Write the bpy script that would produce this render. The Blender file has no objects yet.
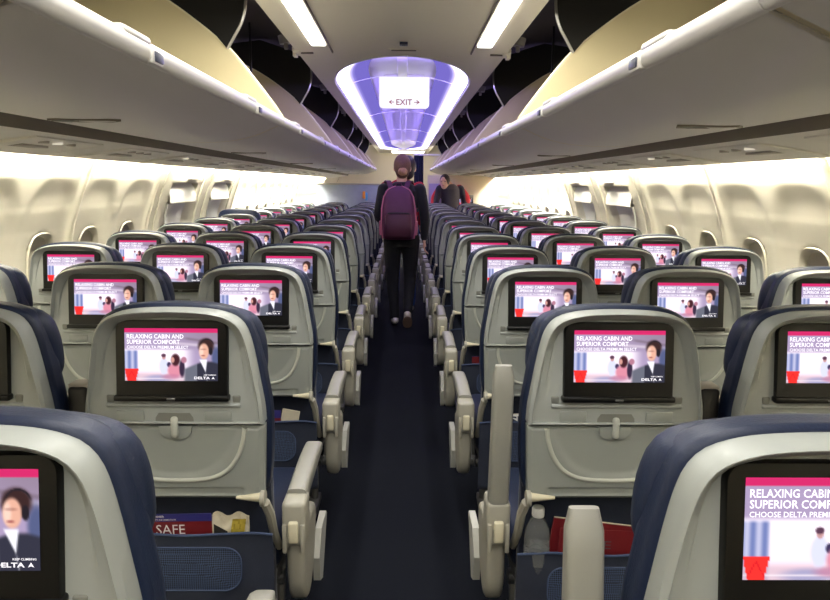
import bpy, bmesh, math, random
from mathutils import Vector, Matrix, noise
random.seed(7)
PI = math.pi
scene = bpy.context.scene
COL = scene.collection

# ------------------------------------------------------------------ materials
def lin(c):
    return tuple(((v/255)/12.92 if v/255 <= .04045 else ((v/255+.055)/1.055)**2.4) for v in c)

def mat(name, rgb, rough=.5, metal=0., var=.0, vscale=40., bump=0., bscale=200., coat=0., spec=.5, sheen=0.):
    m = bpy.data.materials.new(name); m.use_nodes = True
    nt = m.node_tree; b = nt.nodes['Principled BSDF']
    c = lin(rgb)
    b.inputs['Base Color'].default_value = (*c, 1)
    b.inputs['Roughness'].default_value = rough
    b.inputs['Metallic'].default_value = metal
    b.inputs['Specular IOR Level'].default_value = spec
    b.inputs['Coat Weight'].default_value = coat
    b.inputs['Sheen Weight'].default_value = sheen
    tc = nt.nodes.new('ShaderNodeTexCoord')
    if var > 0:
        n = nt.nodes.new('ShaderNodeTexNoise'); n.inputs['Scale'].default_value = vscale
        n.inputs['Detail'].default_value = 4
        nt.links.new(tc.outputs['Object'], n.inputs['Vector'])
        mx = nt.nodes.new('ShaderNodeMixRGB'); mx.blend_type = 'MIX'
        mx.inputs[1].default_value = (*[v*(1-var) for v in c], 1)
        mx.inputs[2].default_value = (*[min(1, v*(1+var)) for v in c], 1)
        nt.links.new(n.outputs['Fac'], mx.inputs[0])
        nt.links.new(mx.outputs[0], b.inputs['Base Color'])
    if bump > 0:
        n2 = nt.nodes.new('ShaderNodeTexNoise'); n2.inputs['Scale'].default_value = bscale
        nt.links.new(tc.outputs['Object'], n2.inputs['Vector'])
        bp = nt.nodes.new('ShaderNodeBump'); bp.inputs['Strength'].default_value = bump
        bp.inputs['Distance'].default_value = .002
        nt.links.new(n2.outputs['Fac'], bp.inputs['Height'])
        nt.links.new(bp.outputs['Normal'], b.inputs['Normal'])
    return m

def emat(name, rgb, strength, sample=True, linear=False):
    m = bpy.data.materials.new(name); m.use_nodes = True
    nt = m.node_tree; nt.nodes.clear()
    o = nt.nodes.new('ShaderNodeOutputMaterial'); e = nt.nodes.new('ShaderNodeEmission')
    e.inputs['Color'].default_value = (*(rgb if linear else lin(rgb)), 1)
    e.inputs['Strength'].default_value = strength
    nt.links.new(e.outputs[0], o.inputs[0])
    if not sample: m.cycles.emission_sampling = 'NONE'
    return m

M = dict(
    shell=mat('shell_plastic', (148, 152, 148), .42, var=.04, vscale=30, bump=.05),
    tray=mat('tray_plastic', (139, 143, 138), .45, var=.05, vscale=25, bump=.06),
    trim=mat('trim_and_lit_ridge', (176, 178, 168), .35),  # latch trim; on the tray ridge the paler tone paints in caught light
    pocketdark=mat('dark_recess', (112, 113, 106), .6),
    navy=mat('navy_leather', (17, 29, 55), .45, var=.12, vscale=14, bump=.25, bscale=260, spec=.38),
    navyf=mat('navy_fabric', (20, 29, 50), .85, var=.15, vscale=60, bump=.3, bscale=500, sheen=.2),
    hem=mat('pocket_hem', (58, 72, 104), .8),
    gloss=mat('black_bezel', (7, 7, 7), .3, spec=.35),
    blackp=mat('black_plastic', (16, 16, 16), .4),
    cap=mat('armrest_pad', (140, 139, 131), .38, var=.05, vscale=30, bump=.1),
    beige=mat('armrest_beige', (205, 198, 172), .4),
    greyp=mat('grey_plastic', (158, 155, 142), .42, var=.03),
    lightp=mat('light_fairing', (186, 186, 178), .4),
    darkpad=mat('dark_armrest', (36, 34, 32), .45, bump=.2),
    silver=mat('brushed_metal', (200, 198, 192), .28, metal=.9),
    steel=mat('leg_metal', (120, 120, 118), .4, metal=.7),
    carpet=mat('navy_carpet', (12, 16, 26), .95, var=.35, vscale=90, bump=.6, bscale=700, spec=.2),
    wall=mat('sidewall_panel', (228, 222, 202), .5, var=.015, vscale=6),
    dado=mat('dado_panel', (150, 148, 140), .7, var=.06, bump=.2),
    seam=mat('panel_seam', (176, 170, 148), .5),
    shade=mat('window_shade', (196, 190, 170), .5),
    ceil=mat('ceiling_panel', (234, 227, 206), .5, var=.02, vscale=3),
    dome=mat('recess_panel', (226, 222, 232), .4),
    binw=mat('bin_shell', (206, 203, 198), .36, var=.02, vscale=5, bump=.03),
    lip=mat('bin_lip', (204, 202, 197), .35),
    cream=mat('bin_end_panel', (226, 212, 166), .5, var=.03, vscale=4),
    creamedge=mat('bin_end_edge', (236, 226, 190), .45),
    liner=mat('dark_bin_liner', (26, 24, 22), .55, var=.3, vscale=18, bump=.4, bscale=60),
    divider=mat('dark_divider', (34, 33, 31), .3, var=.2, vscale=8),
    latchblue=mat('latch_dark', (38, 44, 66), .3),
    taupe=mat('taupe_strip', (112, 104, 88), .55),
    psu=mat('service_panel', (240, 236, 226), .45, var=.06, vscale=9),
    psugrey=mat('service_grille', (176, 170, 158), .5),
    white=mat('white_plastic', (235, 234, 228), .4),
    bulk=mat('bulkhead_laminate', (222, 210, 184), .5, var=.03),
    bluegrey=mat('bulkhead_blue_grey', (150, 160, 172), .5, var=.12, vscale=12),
    lav=mat('lavender_panel', (176, 164, 196), .5),
    curtain=mat('navy_curtain', (22, 30, 62), .8, bump=.3),
    red=mat('red_print', (104, 16, 24), .5),
    bluep=mat('blue_print', (40, 38, 110), .5),
    paper=mat('paper', (214, 205, 182), .6, var=.06),
    whitep=mat('white_print', (236, 234, 230), .5),
    ink=mat('dark_ink', (24, 28, 66), .5),
    greyprint=mat('grey_print', (84, 74, 80), .5),
    yellow=mat('yellow_foil', (176, 156, 60), .3),
    exitred=mat('exit_red', (150, 20, 30), .5),
    exitpale=mat('placard_red', (190, 120, 110), .5),
    skin=mat('skin', (214, 166, 140), .55, var=.05),
    hair=mat('light_brown_hair', (96, 66, 48), .75, var=.35, vscale=60, bump=.5, bscale=160),
    hairlight=mat('blond_hair', (150, 112, 80), .7, var=.4, vscale=70, bump=.5, bscale=160),
    hairdark=mat('dark_hair', (40, 28, 26), .45, var=.3, vscale=60, bump=.4),
    blackcloth=mat('black_knit', (17, 17, 19), .9, var=.2, bump=.3, sheen=.15),
    denimblack=mat('black_denim', (16, 17, 22), .85, var=.25, vscale=30, bump=.2),
    denimblue=mat('blue_denim', (42, 74, 140), .85, var=.2, vscale=30),
    shoe=mat('pale_shoe', (214, 206, 198), .6),
    sole=mat('shoe_sole', (120, 96, 84), .8, var=.2),
    purple=mat('purple_nylon', (80, 26, 62), .6, var=.15, vscale=25, bump=.3, bscale=90),
    purpled=mat('dark_purple_nylon', (70, 26, 48), .65, bump=.3),
    pink=mat('mauve_piping', (176, 96, 120), .55),
    redcloth=mat('red_cloth', (176, 22, 42), .8, var=.1),
    uniform=mat('plum_uniform', (20, 8, 28), .75, var=.1),
    eye=mat('eye_dark', (30, 22, 20), .3), lips=mat('lips', (176, 92, 88), .5),
    orange=mat('orange_print', (232, 140, 40), .5), skyb=mat('light_blue_print', (90, 170, 220), .5),
)
M['strip'] = emat('strip_lamp', (255, 250, 240), 9.0)
M['led'] = emat('violet_led', (1, 1, 1), 1.0, linear=True)
_a = M['led'].node_tree.nodes.new('ShaderNodeVertexColor'); _a.layer_name = 'glow'
M['led'].node_tree.links.new(_a.outputs[0], [n for n in M['led'].node_tree.nodes if n.type == 'EMISSION'][0].inputs[0])
M['cove'] = emat('cove_lamp', (255, 248, 230), 80.0)
M['covefar'] = emat('cove_lamp_forward', (255, 249, 234), 340.0)
M['lens'] = emat('reading_lens', (255, 244, 220), 0.7, sample=False)
M['signlit'] = emat('lit_sign', (250, 246, 255), 1.15, sample=False)
M['bluedot'] = emat('blue_indicator', (60, 100, 255), 2.5, sample=False)

def glassmat():
    m = bpy.data.materials.new('clear_bottle_plastic'); m.use_nodes = True
    b = m.node_tree.nodes['Principled BSDF']
    b.inputs['Base Color'].default_value = (.9, .93, .95, 1); b.inputs['Roughness'].default_value = .05
    b.inputs['Transmission Weight'].default_value = .9; b.inputs['IOR'].default_value = 1.2
    return m
M['clear'] = glassmat()

def meshmat():
    m = mat('pocket_mesh_net', (34, 46, 74), .8)
    nt = m.node_tree; b = nt.nodes['Principled BSDF']
    tc = nt.nodes.new('ShaderNodeTexCoord'); mp = nt.nodes.new('ShaderNodeMapping')
    mp.inputs['Rotation'].default_value = (0, PI/4, 0)
    ck = nt.nodes.new('ShaderNodeTexChecker'); ck.inputs['Scale'].default_value = 260
    ck.inputs['Color1'].default_value = (*lin((14, 20, 36)), 1); ck.inputs['Color2'].default_value = (*lin((56, 72, 104)), 1)
    nt.links.new(tc.outputs['Object'], mp.inputs['Vector']); nt.links.new(mp.outputs[0], ck.inputs['Vector'])
    nt.links.new(ck.outputs['Color'], b.inputs['Base Color'])
    return m
M['net'] = meshmat()

def screenmat():
    m = bpy.data.materials.new('lit_screen_picture'); m.use_nodes = True
    nt = m.node_tree; nt.nodes.clear()
    o = nt.nodes.new('ShaderNodeOutputMaterial'); e = nt.nodes.new('ShaderNodeEmission')
    a = nt.nodes.new('ShaderNodeVertexColor'); a.layer_name = 'picture'
    e.inputs['Strength'].default_value = 1.25
    nt.links.new(a.outputs['Color'], e.inputs['Color']); nt.links.new(e.outputs[0], o.inputs[0])
    m.cycles.emission_sampling = 'NONE'
    return m
M['screen'] = screenmat()
M['screentext'] = emat('lit_screen_text', (255, 250, 255), 1.35, sample=False)

# ------------------------------------------------------------------ mesh helpers
def sstep(a, b, x):
    t = max(0., min(1., (x-a)/(b-a))) if a != b else float(x > a)
    return t*t*(3-2*t)
def mix(a, b, t): return a+(b-a)*t

class MB:
    def __init__(s): s.v = []; s.f = []; s.m = []; s.mi = 0
    def add(s, verts, faces):
        o = len(s.v); s.v += [tuple(p) for p in verts]
        for f in faces: s.f.append(tuple(i+o for i in f)); s.m.append(s.mi)
    def loft(s, rings, cap=True, closed=True):
        n = len(rings[0]); o = len(s.v)
        vs = [p for r in rings for p in r]; fs = []
        for k in range(len(rings)-1):
            for i in range(n if closed else n-1):
                j = (i+1) % n
                fs.append((k*n+i, k*n+j, (k+1)*n+j, (k+1)*n+i))
        if cap and closed:
            fs.append(tuple(range(n-1, -1, -1))); fs.append(tuple((len(rings)-1)*n+i for i in range(n)))
        s.add(vs, fs)
    def grid(s, nu, nv, fn):
        vs = [fn(i/(nu-1), j/(nv-1)) for j in range(nv) for i in range(nu)]
        fs = [(j*nu+i, j*nu+i+1, (j+1)*nu+i+1, (j+1)*nu+i) for j in range(nv-1) for i in range(nu-1)]
        s.add(vs, fs)
    def bm(s, b):
        b.verts.ensure_lookup_table(); b.verts.index_update()
        s.add([v.co[:] for v in b.verts], [[v.index for v in f.verts] for f in b.faces]); b.free()
    def rbox(s, x0, x1, y0, y1, z0, z1, r=.004, seg=2, mtx=None):
        b = bmesh.new(); bmesh.ops.create_cube(b, size=1)
        for v in b.verts:
            v.co = Vector(((x0+x1)/2+v.co.x*(x1-x0), (y0+y1)/2+v.co.y*(y1-y0), (z0+z1)/2+v.co.z*(z1-z0)))
        if r > 0: bmesh.ops.bevel(b, geom=b.edges[:], offset=min(r, .49*min(abs(x1-x0), abs(y1-y0), abs(z1-z0))), segments=seg, affect='EDGES', profile=.5)
        if mtx: bmesh.ops.transform(b, matrix=mtx, verts=b.verts)
        s.bm(b)
    def tube(s, pts, r, n=8, cap=True):
        pts = [Vector(p) for p in pts]; rs = r if isinstance(r, (list, tuple)) else [r]*len(pts)
        rings = []; up = None
        for i, p in enumerate(pts):
            d = (pts[min(i+1, len(pts)-1)]-pts[max(i-1, 0)]).normalized()
            if up is None:
                up = Vector((0, 0, 1)) if abs(d.z) < .9 else Vector((1, 0, 0))
            a = (up-d*up.dot(d)).normalized(); bb = d.cross(a); up = a
            rings.append([p+(a*math.cos(2*PI*k/n)+bb*math.sin(2*PI*k/n))*rs[i] for k in range(n)])
        s.loft(rings, cap)
    def capsule(s, pts, rs, n=14, flat=None):
        """tapered limb with rounded ends"""
        pts = [Vector(p) for p in pts]
        # resample smoothly
        P = []; R = []
        for i in range(len(pts)-1):
            for k in range(5):
                t = k/5; P.append(pts[i].lerp(pts[i+1], t)); R.append(mix(rs[i], rs[i+1], t))
        P.append(pts[-1]); R.append(rs[-1])
        for _ in range(2):
            P = [P[0]]+[(P[i-1]+P[i]*2+P[i+1])/4 for i in range(1, len(P)-1)]+[P[-1]]
            R = [R[0]]+[(R[i-1]+R[i]*2+R[i+1])/4 for i in range(1, len(R)-1)]+[R[-1]]
        d0 = (P[0]-P[1]).normalized(); d1 = (P[-1]-P[-2]).normalized()
        A = [(P[0]+d0*R[0]*math.sin(a), R[0]*math.cos(a)) for a in (1.45, 1.1, .7, .35)]
        B = [(P[-1]+d1*R[-1]*math.sin(a), R[-1]*math.cos(a)) for a in (.35, .7, 1.1, 1.45)]
        al = A+list(zip(P, R))+B
        s.tube([p for p, _ in al], [r for _, r in al], n)
    def ellip(s, c, rx, ry, rz, n=20, m=12, mtx=None):
        b = bmesh.new(); bmesh.ops.create_uvsphere(b, u_segments=n, v_segments=m, radius=1)
        for v in b.verts: v.co = Vector((v.co.x*rx, v.co.y*ry, v.co.z*rz))
        if mtx: bmesh.ops.transform(b, matrix=mtx, verts=b.verts)
        for v in b.verts: v.co += Vector(c)
        s.bm(b)
    def prism(s, poly, axis, a0, a1):
        """polygon extruded along axis: 'y' -> poly is (x,z)"""
        def p3(p, a):
            return (p[0], a, p[1]) if axis == 'y' else ((a, p[0], p[1]) if axis == 'x' else (p[0], p[1], a))
        n = len(poly)
        s.add([p3(p, a0) for p in poly]+[p3(p, a1) for p in poly],
              [tuple(range(n)), tuple(range(2*n-1, n-1, -1))]+[(i, i+n, (i+1) % n+n, (i+1) % n) for i in range(n)])
    def cyl(s, p0, p1, r0, r1=None, n=20): s.tube([p0, p1], [r0, r0 if r1 is None else r1], n)
    def mesh(s, name, mats, smooth=40):
        me = bpy.data.meshes.new(name); me.from_pydata(s.v, [], s.f)
        for m in (mats if isinstance(mats, list) else [mats]): me.materials.append(m)
        me.polygons.foreach_set('material_index', s.m)
        b = bmesh.new(); b.from_mesh(me); bmesh.ops.recalc_face_normals(b, faces=b.faces); b.to_mesh(me); b.free()
        if smooth:
            me.polygons.foreach_set('use_smooth', [True]*len(me.polygons)); me.set_sharp_from_angle(angle=math.radians(smooth))
        me.update(); return me
    def build(s, name, mats, parent=None, smooth=40, label=None):
        return link(name, s.mesh(name, mats, smooth), parent, label)

def link(name, me, parent=None, label=None, loc=None):
    o = bpy.data.objects.new(name, me); COL.objects.link(o)
    if parent: o.parent = parent
    if label: o['label'] = label
    if loc: o.location = loc
    return o
def thing(name, label, cat, loc=(0, 0, 0), rz=0, group=None, me=None):
    o = bpy.data.objects.new(name, me); COL.objects.link(o); o.location = loc; o.rotation_euler = (0, 0, rz)
    o['label'] = label; o['category'] = cat
    if group: o['group'] = group
    if me is None: o.empty_display_size = .1
    return o
def tag(o, label, cat, group=None):
    o['label'] = label; o['category'] = cat
    if group: o['group'] = group
    return o
def struct(o): o['kind'] = 'structure'; return o
def copy_tree(o, parent=None):
    c = o.copy(); COL.objects.link(c)
    if parent: c.parent = parent
    for ch in list(KIDS.get(o.name, [])) or list(o.children): copy_tree(ch, c)
    return c
KIDS = {}
def spline(pts, n):
    """Catmull-Rom resample of an open polyline, n points by arc length"""
    P = [Vector(p) for p in pts]; Q = [P[0]*2-P[1]]+P+[P[-1]*2-P[-2]]; out = []
    for i in range(1, len(Q)-2):
        for k in range(12):
            t = k/12; a, b, c, d = Q[i-1], Q[i], Q[i+1], Q[i+2]
            out.append(.5*((2*b)+(c-a)*t+(2*a-5*b+4*c-d)*t*t+(-a+3*b-3*c+d)*t**3))
    out.append(P[-1])
    L = [0]
    for i in range(1, len(out)): L.append(L[-1]+(out[i]-out[i-1]).length)
    res = []; j = 0
    for k in range(n):
        t = L[-1]*k/(n-1)
        while j < len(L)-2 and L[j+1] < t: j += 1
        u = (t-L[j])/max(1e-9, L[j+1]-L[j]); res.append(out[j].lerp(out[j+1], u))
    return res
def rrect(x0, x1, z0, z1, r, n=5, rb=None):
    rb = r if rb is None else rb; pts = []
    for cx, cz, a0, rr in ((x1-rb, z0+rb, -PI/2, rb), (x1-r, z1-r, 0, r), (x0+r, z1-r, PI/2, r), (x0+rb, z0+rb, PI, rb)):
        for k in range(n+1):
            a = a0+PI/2*k/n; pts.append((cx+rr*math.cos(a), cz+rr*math.sin(a)))
    return pts
def text_mesh(body, size, bold=.0, align='LEFT', res=2, space=1.0):
    cu = bpy.data.curves.new('txt', 'FONT'); cu.body = body; cu.size = size; cu.align_x = align
    cu.offset = bold; cu.resolution_u = res; cu.fill_mode = 'FRONT'; cu.space_character = space
    o = bpy.data.objects.new('txt', cu); COL.objects.link(o)
    dg = bpy.context.evaluated_depsgraph_get(); me = bpy.data.meshes.new_from_object(o.evaluated_get(dg))
    vs = [v.co.copy() for v in me.vertices]; fs = [tuple(p.vertices) for p in me.polygons]
    bpy.data.objects.remove(o); bpy.data.curves.remove(cu); bpy.data.meshes.remove(me)
    return vs, fs
def text_into(mb, body, x0, z0, w, h, place, bold=.0, flip=False):
    """fit text in a box of width w and height h, place(x,z)->3D"""
    vs, fs = text_mesh(body, 1., bold)
    xs = [v.x for v in vs]; ys = [v.y for v in vs]; sx = w/(max(xs)-min(xs)); sy = h/(max(ys)-min(ys))
    mb.add([place(x0+(v.x-min(xs))*sx, z0+(v.y-min(ys))*sy) for v in vs], fs)

# ------------------------------------------------------------------ cabin constants
ROW0, PITCH, NROWS = -.06, .803, 13
def rowy(k): return ROW0+PITCH*k+(.012 if k == 1 else 0)
SEATX = {'A': -1.547, 'B': -1.036, 'C': -.524, 'D': .524, 'E': 1.036, 'F': 1.547}
YB, YF = -2.4, 17.0          # cabin extent behind and ahead of the camera
WALLP = [(0., 1.56), (.3, 1.69), (.6, 1.765), (.9, 1.79), (1.1, 1.775), (1.3, 1.715), (1.45, 1.655), (1.6, 1.58)]
def wallx(z):
    for (a, xa), (b, xb) in zip(WALLP, WALLP[1:]):
        if z <= b: return mix(xa, xb, (z-a)/(b-a))
    return WALLP[-1][1]
_ws = spline([(x, z, 0) for z, x in WALLP], 200)
def wallx(z):
    best = min(_ws, key=lambda p: abs(p.y-z)); return best.x
WX = {round(i*.005, 3): wallx(i*.005) for i in range(0, 330)}
def wx(z): return WX[round(round(z/.005)*.005, 3)]

WINY = [2.32, 2.85, 3.37, 3.88, 4.42]
WINYFAR = [7.25+.525*i for i in range(8)]
WINYNEAR = [1.8-.525*i for i in range(8)]
SEAMS = [2.585, 3.62, 4.68]
EXITS = [(4.86, 5.86), (5.98, 6.88)]

# ------------------------------------------------------------------ room shell
m = MB(); m.grid(2, 2, lambda u, v: (mix(-1.62, 1.62, u), mix(YB, YF, v), 0.))
struct(m.build('floor', M['carpet']))

def wall(side):
    s = -1 if side == 'left' else 1
    zs = [0, .15, .3, .45, .6, .75]+[.8+.015*i for i in range(54)]
    ys = [YB+.07*i for i in range(int((2.1-YB)/.07)+1)]
    y = ys[-1]
    while y < 7.0: y += .016; ys.append(y)
    while y < YF: y += .04; ys.append(y)
    allw = WINY+WINYFAR+WINYNEAR
    def disp(y, z):
        d = 0.
        inex = any(a-.02 < y < b+.02 for a, b in EXITS)
        if inex:
            d += .006
            a_, b_ = [e for e in EXITS if e[0]-.02 < y < e[1]+.02][0]
            if abs(y-(a_+b_)/2+.02) < .30 and 1.26 < z < 1.405: d += .05
        else:
            w = min(allw, key=lambda q: abs(q-y)); dy = abs(y-w)
            if z > .62:
                hw = .215 if z < 1.18 else .215*math.sqrt(max(0., 1-((z-1.18)/.265)**2))
                if z < 1.445: d += .017*sstep(-.05, .06, hw-dy)*(1-sstep(1.32, 1.45, z))*1.15
            e = math.hypot(dy/.118, (z-.972)/.175)
            # softly squared window opening
            e = ((dy/.118)**3+(abs(z-.972)/.172)**3)**(1/3)
            d += .034*(1-sstep(.93, 1.05, e))
        for q in SEAMS+[6.93]:
            t = abs(y-q)
            if t < .045: d += -.014*(1-sstep(.018, .045, t))+(.016 if t < .009 else 0)
        if .80 < z: pass
        return d
    vs = []; fs = []; nz = len(zs)
    for y in ys:
        for z in zs: vs.append((s*(wx(z)+disp(y, z)), y, z))
    for i in range(len(ys)-1):
        for j in range(nz-1): fs.append((i*nz+j, (i+1)*nz+j, (i+1)*nz+j+1, i*nz+j+1))
    m = MB(); m.add(vs, fs)
    w = struct(m.build('wall_'+side, M['wall'], smooth=50))
    # lower dado
    m = MB(); m.grid(2, 12, lambda u, v: (s*(wx(v*.55)-.012), mix(YB, YF, u), v*.55))
    struct(m.build('baseboard_'+side, M['dado']))
    return w
wall('left'); wall('right')

nwin = 0
def window(s, y):
    global nwin; nwin += 1
    root = thing_struct('window_%d' % nwin)
    def at(dy, z, d): return (s*(wx(z)+d), y+dy, z)
    def oval(k, d, r=1.):
        out = []
        for i in range(36):
            a = 2*PI*i/36; c, sn = math.cos(a), math.sin(a)
            q = (abs(c)**3+abs(sn)**3)**(-1/3)
            out.append(at(.118*k*q*c, .972+.172*k*q*sn, d))
        return out
    m = MB(); m.loft([oval(1.07, .018), oval(1.04, .010), oval(1.0, .014), oval(.95, .034), oval(.93, .042)], cap=False)
    m.build('window_frame', M['wall'], root)
    m = MB(); m.loft([oval(.95, .040), oval(.9, .042), oval(.45, .042), oval(.02, .042)], cap=True)
    m.build('window_shade', M['shade'], root)
def thing_struct(name):
    o = bpy.data.objects.new(name, None); COL.objects.link(o); o['kind'] = 'structure'; o.empty_display_size = .1; return o
for s in (-1, 1):
    for y in WINY+WINYFAR[:6]: window(s, y)

# overwing exit hatches
ndoor = 0
def exit_hatch(s, y0, y1):
    global ndoor; ndoor += 1
    root = thing_struct('door_%d' % ndoor)
    X = lambda z, d: s*(wx(z)+d)
    m = MB()   # raised surround columns and head
    def strip(ya, yb, za, zb, d, th=.02, n=14):
        rings = []
        for k in range(n):
            z = mix(za, zb, k/(n-1)); rings.append([(X(z, d), ya, z), (X(z, d), yb, z), (X(z, d+th), yb, z), (X(z, d+th), ya, z)])
        m.loft(rings)
    strip(y0-.03, y0+.10, .5, 1.54, -.006, .05); strip(y1-.10, y1+.03, .5, 1.54, -.006, .05)
    strip(y0+.10, y1-.10, 1.405, 1.54, .002, .04); strip(y0+.10, y1-.10, .5, .84, .0, .04)
    m.build('hatch_frame', M['wall'], root)
    m = MB(); cy = (y0+y1)/2-.02     # pale alcove with an arched head
    def alc(u, v):
        z = mix(1.255, 1.40, v); hw = .31*(1-.35*sstep(.55, 1, v)**2); return (X(z, mix(-.022, .034, v)), cy+hw*(2*u-1), z)
    m.grid(12, 10, alc); m.build('handle_alcove', M['white'], root)
    m = MB()   # the handle cover panel
    rings = []
    for k in range(12):
        z = mix(.98, 1.25, k/11); hw = mix(.20, .30, sstep(0, 1, k/11)); d = -.004
        rings.append([(X(z, d), cy-.12-hw*.6, z), (X(z, d), cy-.06+hw*.5, z), (X(z, d+.03), cy-.06+hw*.5, z), (X(z, d+.03), cy-.12-hw*.6, z)])
    m.loft(rings); hc = m.build('handle_cover', M['white'], root)
    m = MB()   # instruction pictogram on the cover
    def pz(a, z, d=-.005): return (X(z, d), cy-.08+a, z)
    m.mi = 0
    m.add([pz(-.11, 1.07), pz(.10, 1.07), pz(.12, 1.235), pz(-.12, 1.235)], [(0, 1, 2, 3)])
    m.mi = 1
    e = -.0065
    m.add([pz(-.07, 1.17, e), pz(-.01, 1.22, e), pz(.06, 1.16, e), pz(.03, 1.09, e), pz(-.04, 1.11, e)], [(0, 1, 2, 3, 4)])
    m.add([pz(.03, 1.19, e), pz(.07, 1.21, e), pz(.09, 1.18, e), pz(.05, 1.165, e)], [(0, 1, 2, 3)])
    m.mi = 2
    m.add([pz(-.09, 1.16, e), pz(-.055, 1.21, e), pz(-.04, 1.19, e), pz(-.07, 1.12, e)], [(0, 1, 2, 3)])
    m.build('pictogram', [M['whitep'], M['greyprint'], M['exitpale']], hc)
    m = MB()   # boxed placard over the hatch
    za, zb = 1.435, 1.492
    m.prism([(cy-.02, za), (cy+.24, za), (cy+.24, zb), (cy-.02, zb)], 'x', X(1.47, -.016), X(1.47, .03))
    pl = m.build('exit_placard', M['white'], root)
    m = MB(); xf = X(1.47, -.0175)
    text_into(m, 'EXIT', 0, za+.014, .10, .03, lambda a, z: (xf, cy+.12+a*(1), z) if s < 0 else (xf, cy+.12-a+.02, z), .01)
    m.build('lettering', M['exitpale'], pl)
    # hatch window below the cover
    m = MB()
    ov = lambda k, d: [(X(.93, d)+0*i, y0+.36+.11*k*math.cos(2*PI*i/28), .93+.15*k*math.sin(2*PI*i/28)) for i in range(28)]
    m.loft([ov(1.12, -.004), ov(1.05, -.012), ov(.95, .012), ov(.9, .03), ov(.02, .03)], cap=True)
    m.build('hatch_window', M['shade'], root)
for s in (-1, 1):
    for a, b in EXITS: exit_hatch(s, a, b)

# trim: taupe strip + service panels under the bins, with sidewall lamps
def psu_profile(s):
    return [(1.178, 1.640), (1.186, 1.612), (1.20, 1.572), (1.23, 1.566), (1.32, 1.556), (1.42, 1.541), (1.50, 1.526), (1.55, 1.518), (1.558, 1.522), (1.555, 1.54), (1.50, 1.56)]
for side, s, nm in (('left', -1, 'trim_1'), ('right', 1, 'trim_2')):
    pr = psu_profile(s); m = MB()
    for i in range(len(pr)-1):
        m.mi = 0 if i < 2 else 1
        a, b = pr[i], pr[i+1]
        m.add([(s*a[0], YB, a[1]), (s*b[0], YB, b[1]), (s*b[0], YF-2.2, b[1]), (s*a[0], YF-2.2, a[1])], [(0, 1, 2, 3)])
    tr = struct(m.build(nm, [M['taupe'], M['psu']], smooth=35))
    sl = lambda x: 1.572-(x-1.2)*(.054/.35)
    for k in range(1, NROWS+1):
        y = rowy(k)+.30
        m = MB(); m.rbox(s*1.25-.0, s*1.25+s*.26, y-.26, y+.26, -.004, .004, .002)
        vs = m.v; m.v = [(x, yy, sl(abs(x))-.001+z-.003*math.cos((abs(x)-1.38)*9)) for x, yy, z in vs]
        m.build('service_unit', M['psu'], tr)
        for j in range(3):
            m = MB(); yy = y-.12+.1*j; x = s*(1.30)
            m.cyl((x, yy, sl(1.30)-.012), (x, yy, sl(1.30)+.004), .018, .022, 14)
            m.build('reading_light', M['lens'] if (k*3+j+(s > 0)) % 5 == 0 else M['psugrey'], tr)
        m = MB(); m.rbox(s*1.40-.045, s*1.40+.045, y-.16, y+.02, sl(1.40)-.008, sl(1.40)+.003, .002)
        m.build('speaker_grille', M['psugrey'], tr)
    # sidewall lamps, one per panel
    segs = []
    edges = [-1.6, -.52, .53, 1.56]+SEAMS+[4.86, 5.92, 6.93, 7.98, 9.03, 10.08, 11.13, 12.18, 13.23, 14.28]
    for a, b in zip(edges, edges[1:]):
        far = a > 6.8; ex = 4.6 < a < 6.8
        m = MB(); ya, yb = a+.05, b-.05
        m.prism([(s*1.562, 1.540), (s*1.598, 1.552), (s*1.590, 1.562), (s*1.556, 1.550)], 'y', ya, yb)
        m.build('sidewall_lamp', M['covefar'] if far else M['cove'], tr)

# ceiling with the long light recess
CZ, CX = 2.16, .60
RY0, RY1, RW = 4.16, 15.1, .505
def recw(y):
    if y < RY0 or y > RY1: return 0.
    if y < 5.35: return RW*math.sqrt(max(0, 1-((5.35-y)/(5.35-RY0))**2))
    if y > 14.5: return RW*math.sqrt(max(0, 1-((y-14.5)/(RY1-14.5))**2))
    return RW
ys = [RY0+(5.35-RY0)*(1-math.cos(PI/2*i/24)) for i in range(25)]+[5.35+i*.6 for i in range(1, 16)]
ys += [14.5+(RY1-14.5)*math.sin(PI/2*i/12) for i in range(0, 13)]
m = MB()
def cz(x): return CZ-.012*(x/CX)**2
m.grid(13, 12, lambda u, v: (mix(-CX, CX, u), mix(YB, RY0, v), cz(mix(-CX, CX, u))))
for s in (-1, 1):
    vs = []; fs = []
    for i, y in enumerate(ys):
        w = recw(y)
        for k in range(6):
            x = mix(w, CX, k/5); vs.append((s*x, y, cz(x)))
    for i in range(len(ys)-1):
        for k in range(5): fs.append((i*6+k, i*6+k+1, (i+1)*6+k+1, (i+1)*6+k))
    m.add(vs, fs)
m.grid(13, 4, lambda u, v: (mix(-CX, CX, u), mix(RY1, YF, v), cz(mix(-CX, CX, u))))
for s in (-1, 1):   # turned-up edges
    m.add([(s*CX, YB, cz(CX)), (s*CX, YF, cz(CX)), (s*(CX+.012), YF, cz(CX)+.05), (s*(CX+.012), YB, cz(CX)+.05)], [(0, 1, 2, 3)])
ceil = struct(m.build('ceiling', M['ceil'], smooth=30))
def domez(x, y):
    w = max(recw(y), 1e-4); t = min(1, abs(x)/w); hh = .10*min(1, (w/RW))
    return CZ-.012*(w/CX)**2+hh*(1-t**2.6)
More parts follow.
